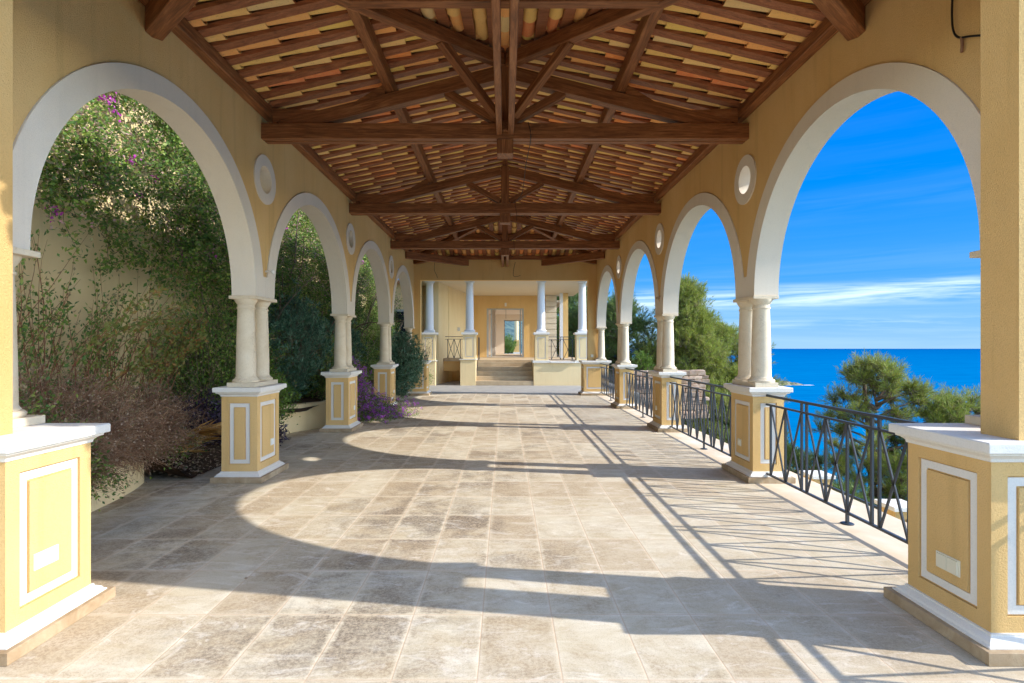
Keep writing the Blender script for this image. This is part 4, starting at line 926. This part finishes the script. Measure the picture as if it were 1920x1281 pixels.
n = 16; lp = np.stack([rng.uniform(-3.2, .5, n), rng.uniform(3.4, 12, n), np.full(n, .006)], 1); o = leafmesh('fallen_leaves', lp, rng.normal(size=(n, 3))*[1, 1, .12], .03, .014, DRYL, None); tag(o, kind='stuff')

# ------------------------------------------------------------------ pines and the slope on the sea side
def pine(base, h, label, crown, n_cl=700, per=34, nl=.13, m=PINE, cr=.34, shape='round', group='pines on the slope below the terrace', nw=.009, dens=1.0):
    """crown = (rx, ry, z0, z1) ; limbs carry clusters of needles"""
    T = thing('pine_tree', base, label, 'pine', group); bx, by, bz = base; rx, ry, z0, z1 = crown
    c = MB(); lean = rng.normal(size=2)*.04*h; pts = [(bx+lean[0]*t_**2, by+lean[1]*t_**2, bz+t_*(z1-bz-.3)) for t_ in np.linspace(0, 1, 9)]
    c.tube(pts, [.035*h**.8*(1-.85*t_)+.01 for t_ in np.linspace(0, 1, 9)], 8); c.build('trunk', BARK, T, smooth=True)
    # lobes of the crown
    nl_ = max(10, int(9*rx)); lob = []
    for k in range(int(nl_*5*max(1, (z1-z0)/3.6))):
        z = rng.uniform(z0, z1); t_ = (z-z0)/(z1-z0); prof = math.sqrt(max(0, 1-abs(2*t_-.75)**2/1.6)) if shape == 'round' else (1-t_)**.75*.95+.06
        a = rng.uniform(0, 2*math.pi); q = rng.uniform(.05, 1)**.6
        lob.append((bx+rx*prof*q*math.cos(a), by+ry*prof*q*math.sin(a), z, rng.uniform(.6, 1.2)))
    lob = np.array(lob); c = MB()
    for x, y, z, s_ in lob[::2]:
        zt = max(bz+.3, z-.35*math.hypot(x-bx, y-by)-.1); c.tube([(bx, by, zt), ((x+bx)/2, (y+by)/2, (z+zt)/2+.05), (x, y, z)], [.05, .03, .012], 5)
    c.build('limb', BARK, T, smooth=True)
    n_cl = int(n_cl*1.7); li = rng.integers(0, len(lob), n_cl); u = rng.normal(size=(n_cl, 3)); u /= np.linalg.norm(u, axis=1, keepdims=True)
    cen = lob[li, :3] + u*(cr*lob[li, 3:4])*rng.uniform(.2, 1.15, (n_cl, 1))*np.array([1.25, 1.25, .9])
    ax = u*.8 + np.array([0, 0, .5])
    tw, td = twigs('twig', cen-ax*nl*1.6, ax, nl*2.2, .009, BARK, T, 2, .1)
    P_ = np.repeat(cen, per, 0) + np.repeat(ax, per, 0)*rng.uniform(-.9, .6, (n_cl*per, 1))*nl; D_ = np.repeat(ax, per, 0)*1.0 + rng.normal(size=(n_cl*per, 3))*.5
    leafmesh('crown', P_, D_, nl*rng.uniform(.6, 1.1, len(P_)), nw, m, T)
    return T
# near pine behind the railing, then the group further along the terrace
pine((10.25, 15.2, -6.2), 7.6, 'pale green pine right behind the nearest iron railing', (2.05, 1.7, -4.2, 1.1), 2500, 28, .18, PINE, .24, nw=.0085)
pine((12.9, 15.3, -6.6), 6.2, 'low pine at the right edge beside the near corner pier', (2.4, 1.6, -4.0, .2), 2500, 28, .18, PINE, .25, nw=.0085)
pine((8.2, 17.8, -6.4), 4.8, 'pine top low behind the second double post of the nearest railing', (2.3, 1.6, -4.4, -1.3), 1500, 28, .15, PINED, .42, nw=.012)
pine((6.9, 11.6, -5.6), 3.6, 'dark bushy pine just below the near end of the terrace', (1.8, 1.9, -4.4, -1.5), 1500, 28, .14, PINED, .38, nw=.012)
pine((9.6, 29, -3.2), 8.4, 'tallest pine of the group, rising behind the middle sea pier', (3.0, 2.6, -1.2, 4.75), 3400, 28, .25, PINE, .52, 'cone', nw=.015)
pine((11.9, 31, -5.2), 8.0, 'broad light green pine sloping down to the sea horizon', (3.1, 2.6, -3.0, 2.5), 3400, 28, .25, PINE, .52, nw=.015)
pine((6.7, 31.5, -2.4), 7.0, 'dense dark pine between the two farthest sea arches', (2.2, 2.2, -1.4, 4.1), 2400, 28, .2, PINED, .6, nw=.017)
pine((4.9, 33, -1.4), 6.6, 'dark pine seen through the farthest sea arch', (2.0, 2.2, -1.0, 4.5), 2200, 28, .2, PINED, .6, nw=.017)
pine((6.1, 24.6, -1.6), 2.7, 'small bright young pine in front of the dark trees', (.75, .7, -.9, 1.1), 420, 30, .16, BRIGHT, .30, 'cone', nw=.012)
pine((9.0, 26.5, -4.5), 4.0, 'light green bushy pine below the tall group', (2.0, 1.6, -3.4, -.1), 1100, 28, .18, PINE, .42, nw=.013)
pine((11.6, 26.8, -6.0), 4.5, 'green pine low above the sea behind the nearest sea pier', (2.0, 1.6, -4.6, -1.5), 1000, 28, .18, PINED, .42, nw=.013)
pine((6.9, 60, -.4), 11.5, 'dark pine standing beyond the porch at the right', (2.6, 2.4, -.2, 10.5), 2200, 24, .36, PINED, .9, nw=.035)
pine((6.5, 55, -.4), 5.4, 'bright green pine beyond the small bowed porch railing', (1.5, 1.4, 1.2, 5.0), 700, 24, .3, BRIGHT, .7, nw=.03)
bush('green_bush', 'yellow-green bush seen through the back window of the room', 'shrub', (.2, 45.0, 1.75), (.75, .6, .85), 3500, .10, .06, BRIGHT, tw=160, zmin=.6)
# scrub below the terrace
n = 60000; x = 3.9 + rng.uniform(0, 1, n)**1.5*26; y = rng.uniform(-2, 46, n); z = np.array([hill_z(a, b_) for a, b_ in zip(x, y)]); p = np.stack([x, y, z+rng.uniform(.0, .9, n)*(vnoise(np.stack([x, y, z*0], 1), .8, 4)+1)*.6], 1)
o = leafmesh('undergrowth', p, rng.normal(size=(n, 3))+[0, 0, .7], .28, .10, PINED, None); tag(o, kind='stuff')
# lower stair terrace with its own piers and rails
b = MB(); b.box(3.64, 4.6, 1.0, 8.6, -1.9, -1.15); o = b.build('lower_terrace', EDGE); tag(o, kind='structure')
for i, (yy, lb) in enumerate(((7.55, 'small ochre pier with white cap below the terrace edge, farther one'), (6.0, 'small ochre pier with white cap below the terrace edge, nearer one'), (4.4, 'small ochre pier with white cap hidden below the big near pier'))):
    zc = -.15 + (0 if i == 0 else .03)
    T = thing('stair_pier', (4.28, yy, -1.14), lb, 'pier', 'small piers of the lower stair'); b = MB(); b.box(4.15, 4.40, yy-.14, yy+.14, -1.149, zc-.05); b.build('pedestal', YEL, T)
    b = MB(); b.sweep(4.15, 4.40, yy-.14, yy+.14, [(0, zc-.05), (.03, zc-.04), (.03, zc), (.025, zc+.004)]); b.build('cap', CAPM, T)
railing(4.28, 7.41, 6.14, [4], 'slender railing between the two small stair piers', 0, -1.12, 'railings of the lower stair', zt=.86, thick=.014)
railing(4.28, 5.86, 4.54, [4], 'slender railing nearer than both small stair piers', 0, -1.12, 'railings of the lower stair', zt=.86, thick=.014)
# rubble stone wall
T = thing('rubble_wall', (5.8, 20.4, -1), 'reddish rubble stone wall behind the far sea railings', 'wall'); b = MB(); z = -1.2
rr_ = random.Random(5)
while z < .52:
    x = 4.2; h = rr_.uniform(.14, .22)
    while x < 7.6:
        w_ = rr_.uniform(.18, .42); q = [rr_.uniform(-.025, .025) for _ in range(24)]; y0 = 20.3 + (x-4.2)*.25; k = 0; vs = []
        for zz in (z+.008, z+h-.008):
            for xx, yy in ((x+.008, y0), (x+w_-.008, y0), (x+w_-.008, y0+.3), (x+.008, y0+.3)): vs.append((xx+q[k], yy+q[k+1]*1.5, zz+q[k+2]*.5)); k += 3
        b.add(vs, [(0,3,2,1),(4,5,6,7),(0,1,5,4),(1,2,6,5),(2,3,7,6),(3,0,4,7)]); x += w_
    z += h
b.build('stone_courses', ROCK, T, bevel=.02)
# headland far below
b = MB(); n = 26; m_ = 12
for j in range(m_):
    for i in range(n):
        u, v = i/(n-1), j/(m_-1); x = 270 + u*92; y = 640+v*60; hgt = 8.5*math.sin(math.pi*v)**.6*(1-u**3)**.8*(.8+.25*math.sin(i*2.3+j)) - 1.5
        b.v.append((x, y, -45+max(-1.5, hgt)))
for j in range(m_-1):
    for i in range(n-1): k = j*n+i; b.f.append([k,k+1,k+n+1,k+n]); b.m.append(0)
o = b.build('headland', HEAD); tag(o, kind='structure')
b = MB(); pts = [(346+15*k/30, 648 + 2*math.sin(k*1.3)) for k in range(31)]
for k in range(30):
    (xa, ya_), (xb, yb_) = pts[k], pts[k+1]; b.add([(xa, ya_-4, -44.9), (xb, yb_-4, -44.9), (xb, yb_+4, -44.9), (xa, ya_+4, -44.9)], [(0,1,2,3)])
o = b.build('surf_water', FOAM); tag(o, kind='structure')

# ------------------------------------------------------------------ small things
def cable(name, pts, r, label, m=BLACK, cat='cable'):
    c = MB(); P_ = [Vector(p) for p in pts]; out = []
    for i in range(len(P_)-1):
        a, b_, c_, d = P_[max(i-1, 0)], P_[i], P_[i+1], P_[min(i+2, len(P_)-1)]
        for k in range(6):
            t_ = k/6; out.append(.5*((2*b_) + (c_-a)*t_ + (2*a-5*b_+4*c_-d)*t_*t_ + (3*b_-a-3*c_+d)*t_**3))
    out.append(P_[-1]); c.tube(out, r, 6); o = c.build(name, m, None, smooth=True, origin=P_[0]); return tag(o, label, cat)
def onw(px, py, s=1, xx=2.935):
    Y = xx*F/abs(px-947); return (s*xx, Y, 1.6 + (648-py)*Y/F)
cable('cable', [onw(1787, -30), onw(1785, 20), onw(1787, 55), onw(1797, 70), onw(1820, 68), onw(1846, 66)], .007, 'black cable hooked on the wall at the upper right edge')
cable('cord', [onw(1803, 70), onw(1804, 84), onw(1803, 98)], .010, 'short frayed cord hanging from the black cable', TWIG, 'cord')
cable('hanging_wire', [(.28, 6.66, 4.30), (.31, 6.66, 4.1), (.30, 7.9, 4.2), (.28, 9.0, 4.1), (.2, 9.3, 4.05)], .005, 'thin wire looping down from the nearest tie beam')
cable('hanging_wire', [(.22, 14.20, 4.32), (.235, 14.2, 4.1), (.22, 14.25, 3.92), (.10, 14.3, 3.88)], .005, 'thin wire loop hanging from the farthest tie beam')
cable('hanging_wire', [(.33, 17.86, 4.3), (.27, 17.84, 4.02), (.28, 17.83, 3.84), (.42, 17.82, 3.84), (.5, 17.82, 3.87)], .006, 'curled wire hooked on the far end wall')
cable('hanging_wire', [(-2.20, 17.3, 4.25), (-2.22, 17.28, 3.98), (-2.15, 17.27, 3.82), (-2.12, 17.27, 3.72)], .006, 'loose wire dangling from the far left corner tie')
cable('hanging_wire', [(.18, 10.45, 4.33), (.22, 10.44, 4.08), (.215, 10.44, 3.95)], .004, 'short wire under the middle tie beam')
for s, pz, lb in ((-1, 2.51, 'bare bulb holder on the garden arcade above the nearest columns'), ):
    T = thing('bulb_holder', (s*2.94, PY[0], pz), lb, 'lamp'); b = MB(); b.tube([(s*2.946, PY[0], pz), (s*2.88, PY[0], pz)], .012, 10); b.build('socket', CAPM, T)
    b = MB(); b.lathe(s*2.86, PY[0], [(.004, pz-.03), (.02, pz-.022), (.028, pz-.004), (.024, pz+.014), (.008, pz+.026)], 14); b.build('bulb', CAPM, T, smooth=True)
T = thing('bulb_holder', (2.94, PY[1], 2.51), 'small rusty fixing on the sea arcade above the middle columns', 'lamp'); b = MB(); b.box(2.90, 2.945, PY[1]-.05, PY[1]+.05, 2.49, 2.53); b.tube([(2.92, PY[1]-.05, 2.52), (2.92, PY[1]-.16, 2.53)], .012, 8); b.build('bracket', BASEM, T)
T = thing('wall_box', (2.6, 17.88, 1.25), 'small cream junction box low on the far end wall', 'box'); b = MB(); b.box(2.78, 2.86, 17.86, 17.898, 1.22, 1.31); b.build('cover', PLAST, T, bevel=.004)
